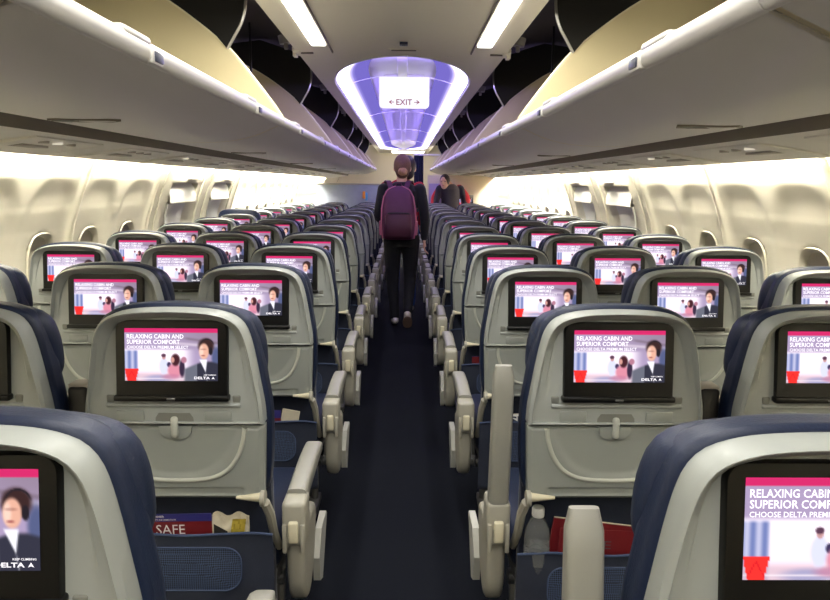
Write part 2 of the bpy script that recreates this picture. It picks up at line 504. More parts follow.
def dome_rows(s0, s1, n, dz=0.):
    m = MB(); vs = []; fs = []
    for y in ys:
        w = recw(y)
        for k in range(n):
            x = w*mix(s0, s1, k/(n-1)); vs.append((x, y, domez(x, y)+dz))
    for i in range(len(ys)-1):
        for k in range(n-1): fs.append((i*n+k, i*n+k+1, (i+1)*n+k+1, (i+1)*n+k))
    m.add(vs, fs); return m
dome_rows(-1, 1, 41).build('light_recess', M['dome'], ceil, smooth=60)
m = MB()
for i in range(len(ys)-1):   # rounded flange round the recess
    pass
fl = []
loop = [(recw(y), y) for y in ys]+[(-recw(y), y) for y in reversed(ys)]
m.tube([(x, y, cz(x)-.002) for x, y in loop[1:-1]]+[(loop[1][0], loop[1][1], cz(loop[1][0])-.002)], .006, 6, cap=False)
m.build('recess_flange', M['white'], ceil)
for s in (-1, 1):
    lab = 'white-violet light band along the %s side of the ceiling recess' % ('left' if s < 0 else 'right')
    o = dome_rows(s*.50, s*.965, 13, -.004).build('light_band', M['led'], ceil, smooth=60)
    ca = o.data.color_attributes.new('glow', 'FLOAT_COLOR', 'POINT')
    for i in range(len(o.data.vertices)):
        q = (i % 13)/12; e = 7*sstep(.42, 1.0, q)**1.3
        ca.data[i].color = (.20+e*.80, .16+e*.72, .62+e*1.0, 1)
m = MB()
for y0, y1 in ((4.3, 5.46), (5.56, 8.1), (8.16, 10.7), (10.76, 13.3), (13.36, 14.9)):
    m.rbox(-.036, .036, y0, y1, CZ+.072, CZ+.098, .006)
m.build('center_rail', M['white'], ceil)
m = MB()
for y in (5.51, 8.13, 10.73, 13.33):
    n = 21; m.tube([(mix(-.47, .47, k/(n-1)), y, domez(mix(-.47, .47, k/(n-1)), y)-.004) for k in range(n)], .006, 6)
m.build('recess_rib', M['white'], ceil)
# strip lamps in the near ceiling panel
for s in (-1, 1):
    t = thing('ceiling_light', 'long warm white strip lamp in the near ceiling, %s of the aisle' % ('left' if s < 0 else 'right'), 'light', (s*.452, 1.2, CZ-.01), 0, 'strip lamps in the near ceiling')
    m = MB(); m.rbox(-.038, .038, -3.2, 2.63, -.005, .004, .002); m.build('diffuser', M['strip'], t)
    m = MB(); m.rbox(-s*.056-.004, -s*.056+.004, -3.2, 2.82, -.008, .004, .002); m.build('edge_trim', M['taupe'], t)
t = thing('ceiling_light', 'added white lamp panel brightening the front wall beyond the light recess', 'light', (.1, 15.9, CZ-.01))  # lamp panel added to brighten the front wall
m = MB(); m.rbox(-.40, .40, -.45, .45, -.012, .0, .005); m.build('frame', M['white'], t)
m = MB(); m.rbox(-.37, .37, -.42, .42, -.018, -.008, .004); m.build('diffuser', M['strip'], t)
# vent slot and smoke sensor ahead of the recess
t = thing('ceiling_sensor', 'small dark square sensor on the ceiling above the vent slot', 'sensor', (.01, 3.80, CZ))
m = MB(); m.rbox(-.022, .022, -.03, .03, -.012, .002, .003); m.build('housing', M['latchblue'], t)
m = MB(); m.cyl((0, 0, -.014), (0, 0, -.011), .010, n=14); m.build('lens', M['gloss'], t)
t = thing('ceiling_vent', 'narrow slotted air vent in the ceiling just before the light recess', 'vent', (.01, 3.98, CZ))
m = MB(); m.rbox(-.085, .085, -.022, .022, -.005, .003, .003); m.build('frame', M['ceil'], t)
m = MB()
for k in range(3): m.rbox(-.07, .07, -.014+k*.011, -.008+k*.011, -.007, -.002, .001)
m.build('slot', M['taupe'], t)
# panel joint at the end of the near ceiling
m = MB(); m.rbox(-CX, -.51, 4.04, 4.06, CZ-.017, CZ-.008, .002); m.rbox(.51, CX, 4.04, 4.06, CZ-.017, CZ-.008, .002)
struct(m.build('trim_3', M['taupe']))
for s in (-1, 1):
    o = MB(); o.rbox(s*.60-.022, s*.60+.022, 3.98, 4.12, CZ-.018, CZ+.012, .006); o.rbox(s*.615-.012, s*.615+.012, 4.03, 4.09, CZ-.034, CZ+.0, .004)
    tag(o.build('ceiling_bracket', M['ceil']), 'cream bracket at the %s edge of the ceiling panel joint' % ('left' if s < 0 else 'right'), 'bracket', 'brackets at the ceiling panel joint')

# EXIT sign
t = thing('exit_sign', 'white hanging sign with red lettering between two arrows', 'sign', (.014, 5.45, 1.995))
m = MB(); m.prism(rrect(-.196, .196, 0, .235, .004, 4, .03), 'y', -.012, .012); m.build('sign_panel', M['signlit'], t)
m = MB(); pf = lambda x, z: (x, -.0135, z)
text_into(m, 'EXIT', -.062, .024, .124, .044, pf, .012)
for d in (-1, 1):
    m.add([pf(d*.122, .046), pf(d*.096, .064), pf(d*.096, .057), pf(d*.108, .049), pf(d*.078, .049), pf(d*.078, .043), pf(d*.108, .043), pf(d*.096, .035), pf(d*.096, .028)],
          [(0, 1, 2, 3), (0, 3, 6), (3, 4, 5, 6), (0, 6, 7, 8)])
m.build('lettering', M['exitred'], t)
m = MB(); m.rbox(-.15, .15, -.006, .006, .23, .262, .003); m.build('hanger', M['white'], t)

# end walls
m = MB()
outl = [(-1.62, 0)]+[(-wx(z), z) for z in [.2*i for i in range(1, 9)]]+[(-1.5, 2.2), (-.6, 2.4), (.6, 2.4), (1.5, 2.2)]+[(wx(z), z) for z in [.2*i for i in range(8, 0, -1)]]+[(1.62, 0)]
m.prism(outl, 'y', YF, YF+.05); struct(m.build('wall_front', M['bulk'], smooth=0))
m = MB(); m.prism(outl, 'y', YB-.05, YB); struct(m.build('wall_back', M['bulk'], smooth=0))

# ------------------------------------------------------------------ overhead bins (open)
BINL, BIN0 = 2.1, -1.08
LIPX = .527
BP = spline([(.540, 1.668, 0), (.590, 1.646, 0), (.65, 1.621, 0), (.73, 1.600, 0), (.82, 1.589, 0), (.95, 1.586, 0), (1.08, 1.593, 0), (1.145, 1.613, 0), (1.25, 1.68, 0), (1.39, 1.81, 0), (1.475, 1.98, 0)], 34)
ARC = spline([(.535, 1.70, 0), (.56, 1.738, 0), (.646, 1.852, 0), (.769, 2.0, 0), (.891, 2.102, 0), (1.043, 2.205, 0), (1.20, 2.28, 0), (1.36, 2.315, 0), (1.50, 2.29, 0)], 26)
binme = {}
def bin_meshes(s):
    L = BINL
    g = .002
    m = MB(); outer = [(s*p.x, p.y) for p in BP]
    inner = []
    for i, p in enumerate(BP):
        d = (BP[min(i+1, len(BP)-1)]-BP[max(i-1, 0)]).normalized(); inner.append((s*(p.x-d.y*.016), p.y+d.x*.016))
    m.prism(outer+inner[::-1], 'y', g, L-g); bucket = m.mesh('bucket', M['binw'], 35)
    m = MB()
    lp = [(.527, 1.690), (.5275, 1.674), (.534, 1.664), (.546, 1.661), (.556, 1.668), (.558, 1.690), (.552, 1.704), (.540, 1.708), (.531, 1.702)]
    m.prism([(s*a, b) for a, b in lp], 'y', g, L-g); lip = m.mesh('lip_trim', M['lip'], 50)
    def endp(y0, y1):
        m = MB(); poly = [(s*p.x, p.y) for p in ARC]+[(s*p.x, p.y) for p in reversed(BP)]
        m.prism(poly, 'y', y0, y1); m.mi = 1
        m.tube([(s*p.x, (y0+y1)/2, p.y) for p in ARC], (y1-y0)*.62, 6)
        return m.mesh('end_panel', [M['cream'], M['creamedge']], 35)
    e0 = endp(g, g+.014); e1 = endp(L-g-.014, L-g)
    m = MB(); m.rbox(s*.535-.012, s*.535+.012, -.035, .035, 1.660, 1.694, .006)
    m.mi = 1; m.rbox(s*.525-.006, s*.525+.006, -.024, .024, 1.666, 1.688, .003)
    latch = m.mesh('latch', [M['lip'], M['latchblue']])
    m = MB(); m.rbox(s*.545-.016, s*.545+.016, -.075, .075, 1.692, 1.716, .010); bump = m.mesh('lip_bump', M['lip'])
    # card slot on the underside
    m = MB(); zc = 1.5865
    m.prism([(s*.92-.10, -.05), (s*.92-.06, -.075), (s*.92+.08, -.062), (s*.92+.105, -.03), (s*.92+.06, .018), (s*.92-.08, .008)], 'z', zc-.0035, zc+.004)
    m.mi = 1; m.prism([(s*.92-.09, -.045), (s*.92-.055, -.065), (s*.92-.02, -.052), (s*.92-.05, -.004)], 'z', zc-.0055, zc)
    m.mi = 2; m.prism([(s*.92-.01, -.045), (s*.92+.07, -.05), (s*.92+.09, -.03), (s*.92+.02, -.006)], 'z', zc-.0055, zc)
    slot = m.mesh('handle_recess', [M['taupe'], M['pocketdark'], M['binw']])
    # dark fixed liner above
    LP = spline([(.615, 2.17, 0), (.63, 2.26, 0), (.76, 2.38, 0), (1.05, 2.45, 0), (1.38, 2.41, 0), (1.53, 2.30, 0), (1.57, 2.0, 0), (1.56, 1.58, 0)], 24)
    m = MB(); m.prism([(s*p.x, p.y) for p in LP]+[(s*(p.x+.02), p.y+.02) for p in reversed(LP)], 'y', 0, L); liner = m.mesh('liner', M['liner'], 35)
    RIM = spline([(.765, 1.99, 0), (.735, 2.04, 0), (.700, 2.10, 0), (.683, 2.16, 0), (.680, 2.23, 0), (.70, 2.30, 0)], 16)
    m = MB(); m.prism([(s*p.x, p.y) for p in RIM]+[(s*.78, 2.36), (s*1.05, 2.445), (s*1.38, 2.40), (s*1.50, 2.325), (s*1.50, 2.295)]+[(s*q.x, q.y+.004) for q in reversed(ARC) if q.x > .79], 'y', L-.022, L-.006); div = m.mesh('divider', M['divider'], 35)
    m = MB(); m.tube([(s*p.x, L-.014, p.y) for p in RIM], .009, 8)
    rim = m.mesh('divider_rim', M['silver'])
    m = MB(); m.cyl((s*.735, L*.62, 2.318), (s*.728, L*.62, 2.27), .045, .04, 16); m.rbox(s*.728-.012, s*.728+.012, L*.62-.012, L*.62+.012, 2.235, 2.275, .004)
    strk = m.mesh('latch_striker', M['greyp'])
    m = MB(); m.rbox(s*.92-.006, s*.92+.006, L*.55-.008, L*.55+.008, 1.98, 2.36, .003); strut = m.mesh('damper_strut', M['blackp'])
    return dict(bucket=bucket, lip_trim=lip, e0=e0, e1=e1, latch=latch, bump=bump, slot=slot, liner=liner, div=div, rim=rim, strk=strk, strut=strut)
ORD = ['nearest', 'second', 'third', 'fourth', 'fifth', 'sixth', 'seventh', 'eighth', 'ninth', 'tenth', 'eleventh', 'twelfth', 'thirteenth', 'fourteenth']
for s, side in ((-1, 'left'), (1, 'right')):
    B = bin_meshes(s)
    for i in range(7):
        y = BIN0+BINL*i
        where = 'overhead, partly out of frame' if i == 0 else ''
        lab = 'open overhead bin with pale underside, %s side, %s from the camera' % (side, ORD[i])
        t = thing('overhead_bin', lab, 'overhead bin', (0, y, 0), 0, 'open overhead bins')
        bk = link('bucket', B['bucket'], t); link('lip_trim', B['lip_trim'], t)
        link('end_panel', B['e0'], t); link('end_panel', B['e1'], t)
        for d in (-.525, .525):
            la = link('latch', B['latch'], t, loc=(0, BINL/2+d, 0)); link('lip_bump', B['bump'], la, loc=(0, -.09, 0))
        link('handle_recess', B['slot'], bk, loc=(0, BINL/2, 0))
        link('liner', B['liner'], t); dv = link('divider', B['div'], t); link('divider_rim', B['rim'], dv)
        link('latch_striker', B['strk'], t); link('damper_strut', B['strut'], t)

# ------------------------------------------------------------------ seats
T10 = math.tan(math.radians(1.2))
def Y0(z): return (1.09-z)*T10
def P(x, z, d): return (x, Y0(z)+d, z)
def mirror(half):
    return [(-x, z, 0) for x, z in reversed(half)]+[(x, z, 0) for x, z in half[1:]]
HALF = [(0, 1.117), (.09, 1.113), (.142, 1.100), (.167, 1.080), (.181, 1.050), (.192, 1.0), (.203, .93), (.211, .875), (.213, .836)]
def place_outline(out, cx, cz, s, d, dfn=None):
    r = []
    for p in out:
        x = cx+(p.x-cx)*s; z = cz+(p.y-cz)*s; r.append(P(x, z, dfn(x, z, d) if dfn else d))
    return r
SM = {}
def MD(z, d): return d+.026*(z-.90)/.187-.004   # the monitor leans forward at its top
def seat_meshes():
    # upper shell
    out = spline(mirror(HALF), 60)
    n = 16; out = out+[Vector((mix(.213, -.213, k/n), .836, 0)) for k in range(1, n)]
    def dfn(x, z, d): return mix(min(d, -.004) if d < .03 else d, d, sstep(.885, .96, z) if d < .012 else max(0, min(1, (z-.885)/.18)))
    m = MB(); rings = [place_outline(out, 0, .965, s, d, dfn) for s, d in
        ((1.0, .036), (1.0, .012), (.995, .001), (.984, -.007), (.970, -.0115), (.957, -.0105), (.945, -.003), (.930, .003), (.865, .012), (.845, .022), (.80, .024), (.5, .024), (.02, .024))]
    m.loft(rings)
    m.rbox(-.160, .160, -.008, .012, .878, .889, .005, 3, Matrix.Translation((0, Y0(.884), 0)))
    SM['shell'] = m.mesh('back_shell', M['shell'], 40)
    # rounded corner pockets beside the monitor foot, and shallow plates
    m = MB()
    m.rbox(-.010, .010, -.004, .006, .889, .908, .004, 3, Matrix.Translation((0, Y0(.897), 0)))
    SM['corner'] = m.mesh('corner_recess', M['pocketdark'])
    m = MB(); m.rbox(-.033, .033, -.0025, .004, -.0125, .0125, .0024, 2); SM['plate'] = m.mesh('blank_plate', M['tray'])
    # monitor
    m = MB()
    bz = rrect(-.132, .132, .905, 1.087, .022, 5, .004)
    m.loft([[P(x, z, MD(z, .02)) for x, z in bz], [P(x, z, MD(z, -.007)) for x, z in bz], [P(x*.988, .999+(z-.999)*.985, MD(.999+(z-.999)*.985, -.010)) for x, z in bz], [P(x*.3, .999+(z-.999)*.3, MD(.999+(z-.999)*.3, -.010)) for x, z in bz]])
    m.rbox(-.136, .136, -.021, .01, .897, .911, .004, 2, Matrix.Translation((0, Y0(.904), 0)))
    SM['monitor'] = m.mesh('monitor', M['gloss'], 40)
    m = MB(); m.rbox(-.010, .010, -.0225, -.020, .9015, .9065, .001, 1, Matrix.Translation((0, Y0(.904), 0))); SM['badge'] = m.mesh('badge', M['steel'])
    SM['display'] = display_mesh()
    # tray
    def tr(u, v):
        z = mix(.640, .830, v); hw = mix(.205, .213, v); x = (2*u-1)*hw; dd = -.003
        if z < .676 and abs(x) < .160 and .648 < z: dd += .005*sstep(.648, .652, z)*(1-sstep(.667, .672, z))*(1-sstep(.152, .158, abs(x)))
        a = abs(x); zu = .692+.14*(a/.168)**3.4
        dd += .005*sstep(.0, .02, (z-zu)/(1+1.6*(a/.168)**2))
        e = min(hw-abs(x), z-.640, .832-z); dd += .010*(1-sstep(0, .012, e))
        return P(x, z, dd)
    m = MB(); m.grid(72, 50, tr)
    b = [P(x, z, .03) for x, z in ((-.205, .640), (.205, .640), (.213, .83), (-.213, .83))]
    o = len(m.v); m.v += b; nu, nv = 72, 50
    m.f += [(o, o+1, nu-1, 0), (o+2, o+3, nu*(nv-1), nu*nv-1), (o+3, o, 0, nu*(nv-1)), (o+1, o+2, nu*nv-1, nu-1)]; m.m += [0]*4
    SM['tray'] = m.mesh('tray_table', M['tray'], 35)
    ul = spline([(-.166, .826, 0), (-.160, .79, 0), (-.146, .752, 0), (-.122, .719, 0), (-.09, .700, 0), (-.05, .692, 0), (0, .690, 0), (.05, .692, 0), (.09, .700, 0), (.122, .719, 0), (.146, .752, 0), (.160, .79, 0), (.166, .826, 0)], 60)
    m = MB(); rings = []
    for i, p in enumerate(ul):
        d = (ul[min(i+1, 59)]-ul[max(i-1, 0)]).normalized(); nx, nz = -d.y, d.x
        rings.append([P(p.x+nx*o_, p.y+nz*o_, -.003+h_) for o_, h_ in ((-.0075, .004), (-.005, -.0035), (0, -.0045), (.004, -.002), (.0075, .006), (0, .008))])
    m.loft(rings); SM['ridge'] = m.mesh('tray_ridge', M['trim'], 60)  # paler than the tray: light on the sloped ridge put into its colour
    m = MB()
    lo = [(-.040, .8305), (-.037, .812), (-.028, .802), (-.015, .798), (.015, .798), (.028, .802), (.037, .812), (.040, .8305)]
    m.loft([[P(x, z, .004) for x, z in lo], [P(x*.98, z, -.004) for x, z in lo], [P(x*.9, .815+(z-.815)*.85, -.0045) for x, z in lo]])
    up = [(-.046, .8375), (-.045, .852), (-.037, .864), (.037, .864), (.045, .852), (.046, .8375)]
    m.mi = 1; m.loft([[P(x, z, .0) for x, z in up], [P(x, z, -.0048) for x, z in up]])
    m.mi = 2; m.rbox(-.0085, .0085, -.016, .0, .803, .856, .007, 3, Matrix.Translation((0, Y0(.83), 0)))
    SM['latch'] = m.mesh('tray_latch', [M['tray'], M['pocketdark'], M['trim']])
    # tray pivot pin and arm (aisle = +x)
    m = MB(); y = Y0(.64)
    m.tube([(.155, y-.004, .645), (.19, y-.006, .646), (.222, y-.006, .647), (.228, y-.006, .647)], [.004, .008, .012, .012], 12)
    m.mi = 1; m.cyl((.222, y-.004, .643), (.234, y-.004, .643), .020, n=20)
    m.tube([(.232, y, .63), (.240, y+.02, .59), (.243, y+.05, .52), (.243, y+.11, .45)], [.013, .013, .012, .011], 8)
    SM['pin'] = m.mesh('tray_arm', [M['beige'], M['greyp']], 40)
    # backrest cushion
    H2 = [(0, 1.125), (.09, 1.121), (.145, 1.108), (.175, 1.086), (.191, 1.05), (.202, 1.0), (.213, .93), (.222, .86), (.222, .76), (.216, .68), (.21, .650)]
    o2 = spline(mirror(H2), 56); o2 = o2+[Vector((mix(.21, -.21, k/12), .650, 0)) for k in range(1, 12)]
    m = MB(); m.loft([place_outline(o2, 0, .85, s, d) for s, d in ((.90, .034), (.975, .035), (.998, .040), (1.0, .050), (.996, .062), (1.0, .075), (.99, .088), (.95, .104), (.85, .110), (.5, .113), (.02, .113))])
    SM['backrest'] = m.mesh('backrest', M['navy'], 60)
    H3 = [(0, 1.113), (.10, 1.110), (.157, 1.098), (.187, 1.075), (.201, 1.035), (.206, .99), (.204, .945), (.186, .918), (.12, .910), (0, .910)]
    o3 = spline(mirror(H3), 56)[:-1]
    def hd(x, z, d): return d+.022*(abs(x)/.214)**3 if d > .07 else d+.015*(abs(x)/.214)**3
    m = MB(); m.loft([place_outline(o3, 0, 1.03, s, d, hd) for s, d in ((.85, .050), (.95, .054), (.99, .062), (1.0, .080), (.99, .098), (.95, .112), (.85, .120), (.5, .120), (.02, .120))])
    SM['headrest'] = m.mesh('headrest', M['navy'], 60)
    m = MB(); m.rbox(-.222, .222, .11, .60, .37, .475, .04, 4); SM['cushion'] = m.mesh('seat_cushion', M['navy'], 60)
    # back panel below the shell and the literature pocket
    m = MB(); m.rbox(-.21, .21, .078, .11, .24, .68, .01, 2)
    m.v = [(x, y+Y0(z), z) for x, y, z in m.v]; SM['lowback'] = m.mesh('lower_back', M['navyf'])
    def pk(u, v):
        z = mix(.275, .543, v); x = (2*u-1)*.222
        b = math.sin(PI*min(1, u))**.6
        d = .012-.030*b*(.35+.65*sstep(1.0, .3, v))
        d += .005*noise.noise(Vector((x*11, z*9, 3.1)))*(.3+(abs(x)*7)**2)
        d += .012*(1-sstep(0, .05, v))
        z2 = z-.008*(1-b)+(.004*math.sin(u*9) if v > .95 else 0)
        return P(x, z2, d)
    m = MB(); m.grid(40, 26, pk); SM['pocket'] = m.mesh('seat_pocket', M['navyf'], 80)
    m = MB(); m.tube([Vector(pk(k/30, 1.0))+Vector((0, -.002, .001)) for k in range(31)], .0035, 6)
    SM['hem'] = m.mesh('pocket_hem', M['hem'])
    def netf(u, v):
        x = mix(-.145, .145, u); z = mix(.398, .508, v); q = Vector(pk((x/.222+1)/2, (z-.275)/.268)); return (x, q.y-.004, z)
    rr = rrect(-.145, .145, .398, .508, .04, 6)
    m = MB(); pts = []
    rings = [[netf((x*k+.145)/.29, ((.453+(z-.453)*k)-.398)/.110) for x, z in rr] for k in (1, .92, .84, .76, .68, .6, .5, .4, .3, .2, .1, .02)]
    m.loft(rings, cap=False); SM['net'] = m.mesh('mesh_panel', M['net'], 80)
    m = MB(); m.tube([Vector(p)+Vector((0, -.001, 0)) for p in rings[0]]+[Vector(rings[0][0])], .002, 5, cap=False); SM['netedge'] = m.mesh('mesh_binding', M['hem'])
    # frame and legs
    m = MB(); m.tube([(-.215, .20, .31), (.215, .20, .31)], .022, 10); m.tube([(-.215, .50, .31), (.215, .50, .31)], .022, 10); m.rbox(-.21, .21, .14, .56, .335, .372, .008)
    SM['frame'] = m.mesh('seat_frame', M['steel'])
    m = MB(); m.tube([(0, .20, .31), (0, .12, .03)], .016, 8); m.tube([(0, .50, .31), (0, .44, .03)], .016, 8); m.tube([(0, .14, .10), (0, .48, .29)], .011, 8); m.rbox(-.022, .022, .06, .50, 0, .035, .006)
    SM['leg'] = m.mesh('leg', M['steel'])
    # aisle armrest, origin at its pivot, pad running +y
    m = MB(); prof = []
    for k in range(15):
        t = k/14; y = .005+.365*t; w = .0265; zt = .048+.014*math.sin(t*PI*.8)-.012*t*t; zb = -.002+.016*t
        if t > .86: q = (t-.86)/.14; w *= (1-.22*q**5); zt -= .010*q**3; zb += .006*q**3
        zm = (zt+zb)/2; h = (zt-zb)/2
        prof.append([(w*math.copysign(abs(math.cos(a))**.45, math.cos(a)), y, zm+h*math.copysign(abs(math.sin(a))**.55, math.sin(a))) for a in [2*PI*i/24 for i in range(24)]])
    m.loft(prof); SM['pad'] = m.mesh('armrest_pad', M['cap'], 50)
    m = MB(); m.rbox(-.031, .031, -.055, .03, -.085, .036, .012, 3); m.rbox(-.029, -.017, -.062, .02, -.10, -.02, .004); m.rbox(.017, .029, -.062, .02, -.10, -.02, .004)
    SM['pivot'] = m.mesh('armrest_pivot', M['greyp'])
    m = MB(); m.rbox(-.0125, .0125, -.066, -.03, -.07, -.012, .005, 3); SM['pivotin'] = m.mesh('pivot_button', M['beige'])
    # structural end panel: rounded lower body (profile in y,z)
    m = MB(); pl = spline([(.055, .500, 0), (.052, .43, 0), (.060, .35, 0), (.085, .300, 0), (.12, .283, 0), (.17, .292, 0), (.22, .335, 0), (.26, .40, 0), (.28, .46, 0), (.27, .49, 0), (.2, .50, 0), (.10, .505, 0)], 40)
    def ring(xx, k): return [(xx, .16+(p.x-.16)*k, .39+(p.y-.39)*k) for p in pl]
    m.loft([ring(-.023, .80), ring(-.024, .90), ring(-.019, .98), ring(-.010, 1.0), ring(.010, 1.0), ring(.019, .98), ring(.024, .90), ring(.023, .80)])
    SM['endpanel'] = m.mesh('end_panel', M['greyp'], 50)
    m = MB()
    m.prism([(.225, .25), (.28, .225), (.40, .375), (.38, .392), (.27, .392), (.21, .33)], 'x', -.010, .010)
    SM['fairing'] = m.mesh('side_fairing', M['lightp'], 35)
    # raised dark middle armrest
    m = MB(); m.rbox(-.026, .026, -.03, .03, .50, .905, .012, 3); SM['mid'] = m.mesh('armrest', M['darkpad'], 50)
    m = MB(); m.rbox(-.027, .027, -.022, .03, .898, .910, .005); SM['midcap'] = m.mesh('armrest_edge', M['psugrey'])

# ---- the advert shown on every screen, painted as an emissive picture
def pic(u, v):
    def el(cx, cy, rx, ry, soft=.25): return 1-sstep(1-soft, 1+soft, math.hypot((u-cx)/rx, (v-cy)/ry))
    def over(c, k, a): return tuple(mix(c[i], k[i], a) for i in range(3))
    c = (168, 150, 184)
    c = over(c, (146, 128, 150), sstep(.3, 1., u)*sstep(.55, .1, v))
    c = over(c, (120, 104, 118), .7*(1-sstep(.0, .045, abs(v-(.18+.25*(u-.62)))))*sstep(.6, .7, u))
    c = over(c, (228, 214, 226), .6*(1-sstep(.0, .05, abs(v-(.28+.12*(u-.5)))))*sstep(.4, .6, u))
    c = over(c, (252, 240, 250), sstep(.36, .44, v)*sstep(.78, .6, u))
    c = over(c, (255, 226, 238), .6*el(.3, .8, .25, .18, .6))
    if u < .155:
        st = .5+.5*math.sin(u*95); c = over(c, mixc((112, 124, 178), (190, 190, 220), st), sstep(.40, .45, v)*(1-sstep(.13, .155, u)))
    c = over(c, (206, 176, 190), .75*sstep(.80, .9, v)); c = over(c, (150, 150, 190), .8*el(.36, .96, .14, .07, .5))
    c = over(c, (238, 226, 234), .8*(1-sstep(.0, .02, abs(v-.955)))*sstep(.5, .2, abs(u-.35)))
    # seated man and woman mid picture
    c = over(c, (214, 216, 240), el(.42, .72, .05, .16)); c = over(c, (196, 150, 150), el(.42, .545, .02, .05)); c = over(c, (90, 60, 80), el(.418, .515, .025, .035))
    c = over(c, (60, 52, 86), el(.475, .69, .022, .05))
    c = over(c, (216, 138, 158), el(.535, .80, .075, .13)); c = over(c, (70, 36, 44), el(.545, .60, .048, .115)); c = over(c, (206, 150, 140), el(.515, .60, .018, .055))
    c = over(c, (58, 44, 66), el(.615, .76, .03, .17)); c = over(c, (176, 120, 140), el(.635, .60, .03, .06))
    c = over(c, (190, 120, 150), .7*el(.50, .92, .10, .05, .5))
    # the man with a headset at the right
    c = over(c, (84, 92, 130), el(.985, .56, .05, .22, .4))
    body = sstep(0, .06, v-(.60+.95*max(0, .86-u)**1.25+.5*max(0, u-.93)))*sstep(.62, .66, u)
    c = over(c, (104, 106, 120) if u < .78 else (52, 52, 66), body)
    c = over(c, (60, 40, 40), el(.875, .33, .085, .145)); c = over(c, (226, 172, 150), el(.852, .435, .052, .15, .18))
    c = over(c, (250, 224, 210), .6*el(.825, .43, .022, .10, .5)); c = over(c, (120, 70, 64), .35*el(.845, .395, .034, .018, .5)); c = over(c, (150, 76, 76), .7*el(.842, .515, .022, .013, .5))
    c = over(c, (40, 34, 40), el(.925, .43, .022, .075)); c = over(c, (44, 36, 42), (1-sstep(.003, .008, abs(math.hypot((u-.885)/.075, (v-.35)/.15)-1)*.075))*sstep(.33, .25, v))
    hw = .040*max(0, (.83-v)/.23)
    if v > .58: c = over(c, (240, 238, 246), sstep(-.008, .008, hw-abs(u-.845-.10*(v-.6)))*sstep(.57, .61, v))
    # red bar along the top
    if v < .075: c = (206, 44, 104)
    # red corner emblem
    if v > .775 and u < .145:
        w = .072-.03*(v-.775)/.225; cx = .072
        if abs(u-cx) < w+.004:
            c = (238, 52, 48)
            if abs((v-.80)-abs(u-cx)*3.2-.02) < .012 and v > .8: c = (214, 30, 40)
    return c
def mixc(a, b, t): return tuple(mix(a[i], b[i], t) for i in range(3))
SCX, SCZ0, SCZ1 = .1095, .9455, 1.0695
def display_mesh():
    nu, nv = 120, 68; m = MB(); cols = []
    m.grid(nu, nv, lambda u, v: P(mix(-SCX, SCX, u), mix(SCZ1, SCZ0, v), MD(mix(SCZ1, SCZ0, v), -.0108)))
    for j in range(nv):
        for i in range(nu): cols.append(lin(pic(i/(nu-1), j/(nv-1))))
    m.mi = 1
    pl = lambda x, z: P(x, z, MD(z, -.0114))
    W = 2*SCX; H = SCZ1-SCZ0
    def tx(s, u0, v1, w, h, b=.012): text_into(m, s, -SCX+u0*W, SCZ1-v1*H, w*W, h*H, pl, b)
    tx('RELAXING CABIN AND', .025, .195, .61, .085, .018)
    tx('SUPERIOR COMFORT', .025, .300, .57, .085, .018)
    tx('CHOOSE DELTA PREMIUM SELECT', .025, .385, .66, .056, .014)
    tx('KEEP CLIMBING', .85, .895, .13, .022, .01)
    tx('DELTA', .745, .965, .17, .048, .025)
    q = lambda u, v: pl(-SCX+u*W, SCZ1-v*H)
    m.add([q(.95, .915), q(.967, .965), q(.95, .953), q(.933, .965)], [(0, 1, 2), (0, 2, 3)])
    me = m.mesh('display', [M['screen'], M['screentext']], 0)
    ca = me.color_attributes.new('picture', 'FLOAT_COLOR', 'POINT')
    for k in range(len(me.vertices)):
        c = cols[k] if k < len(cols) else (1, 1, 1); ca.data[k].color = (*c, 1)
    return me
seat_meshes()
PLATES = [(-.105, .8575), (.105, .8575)]

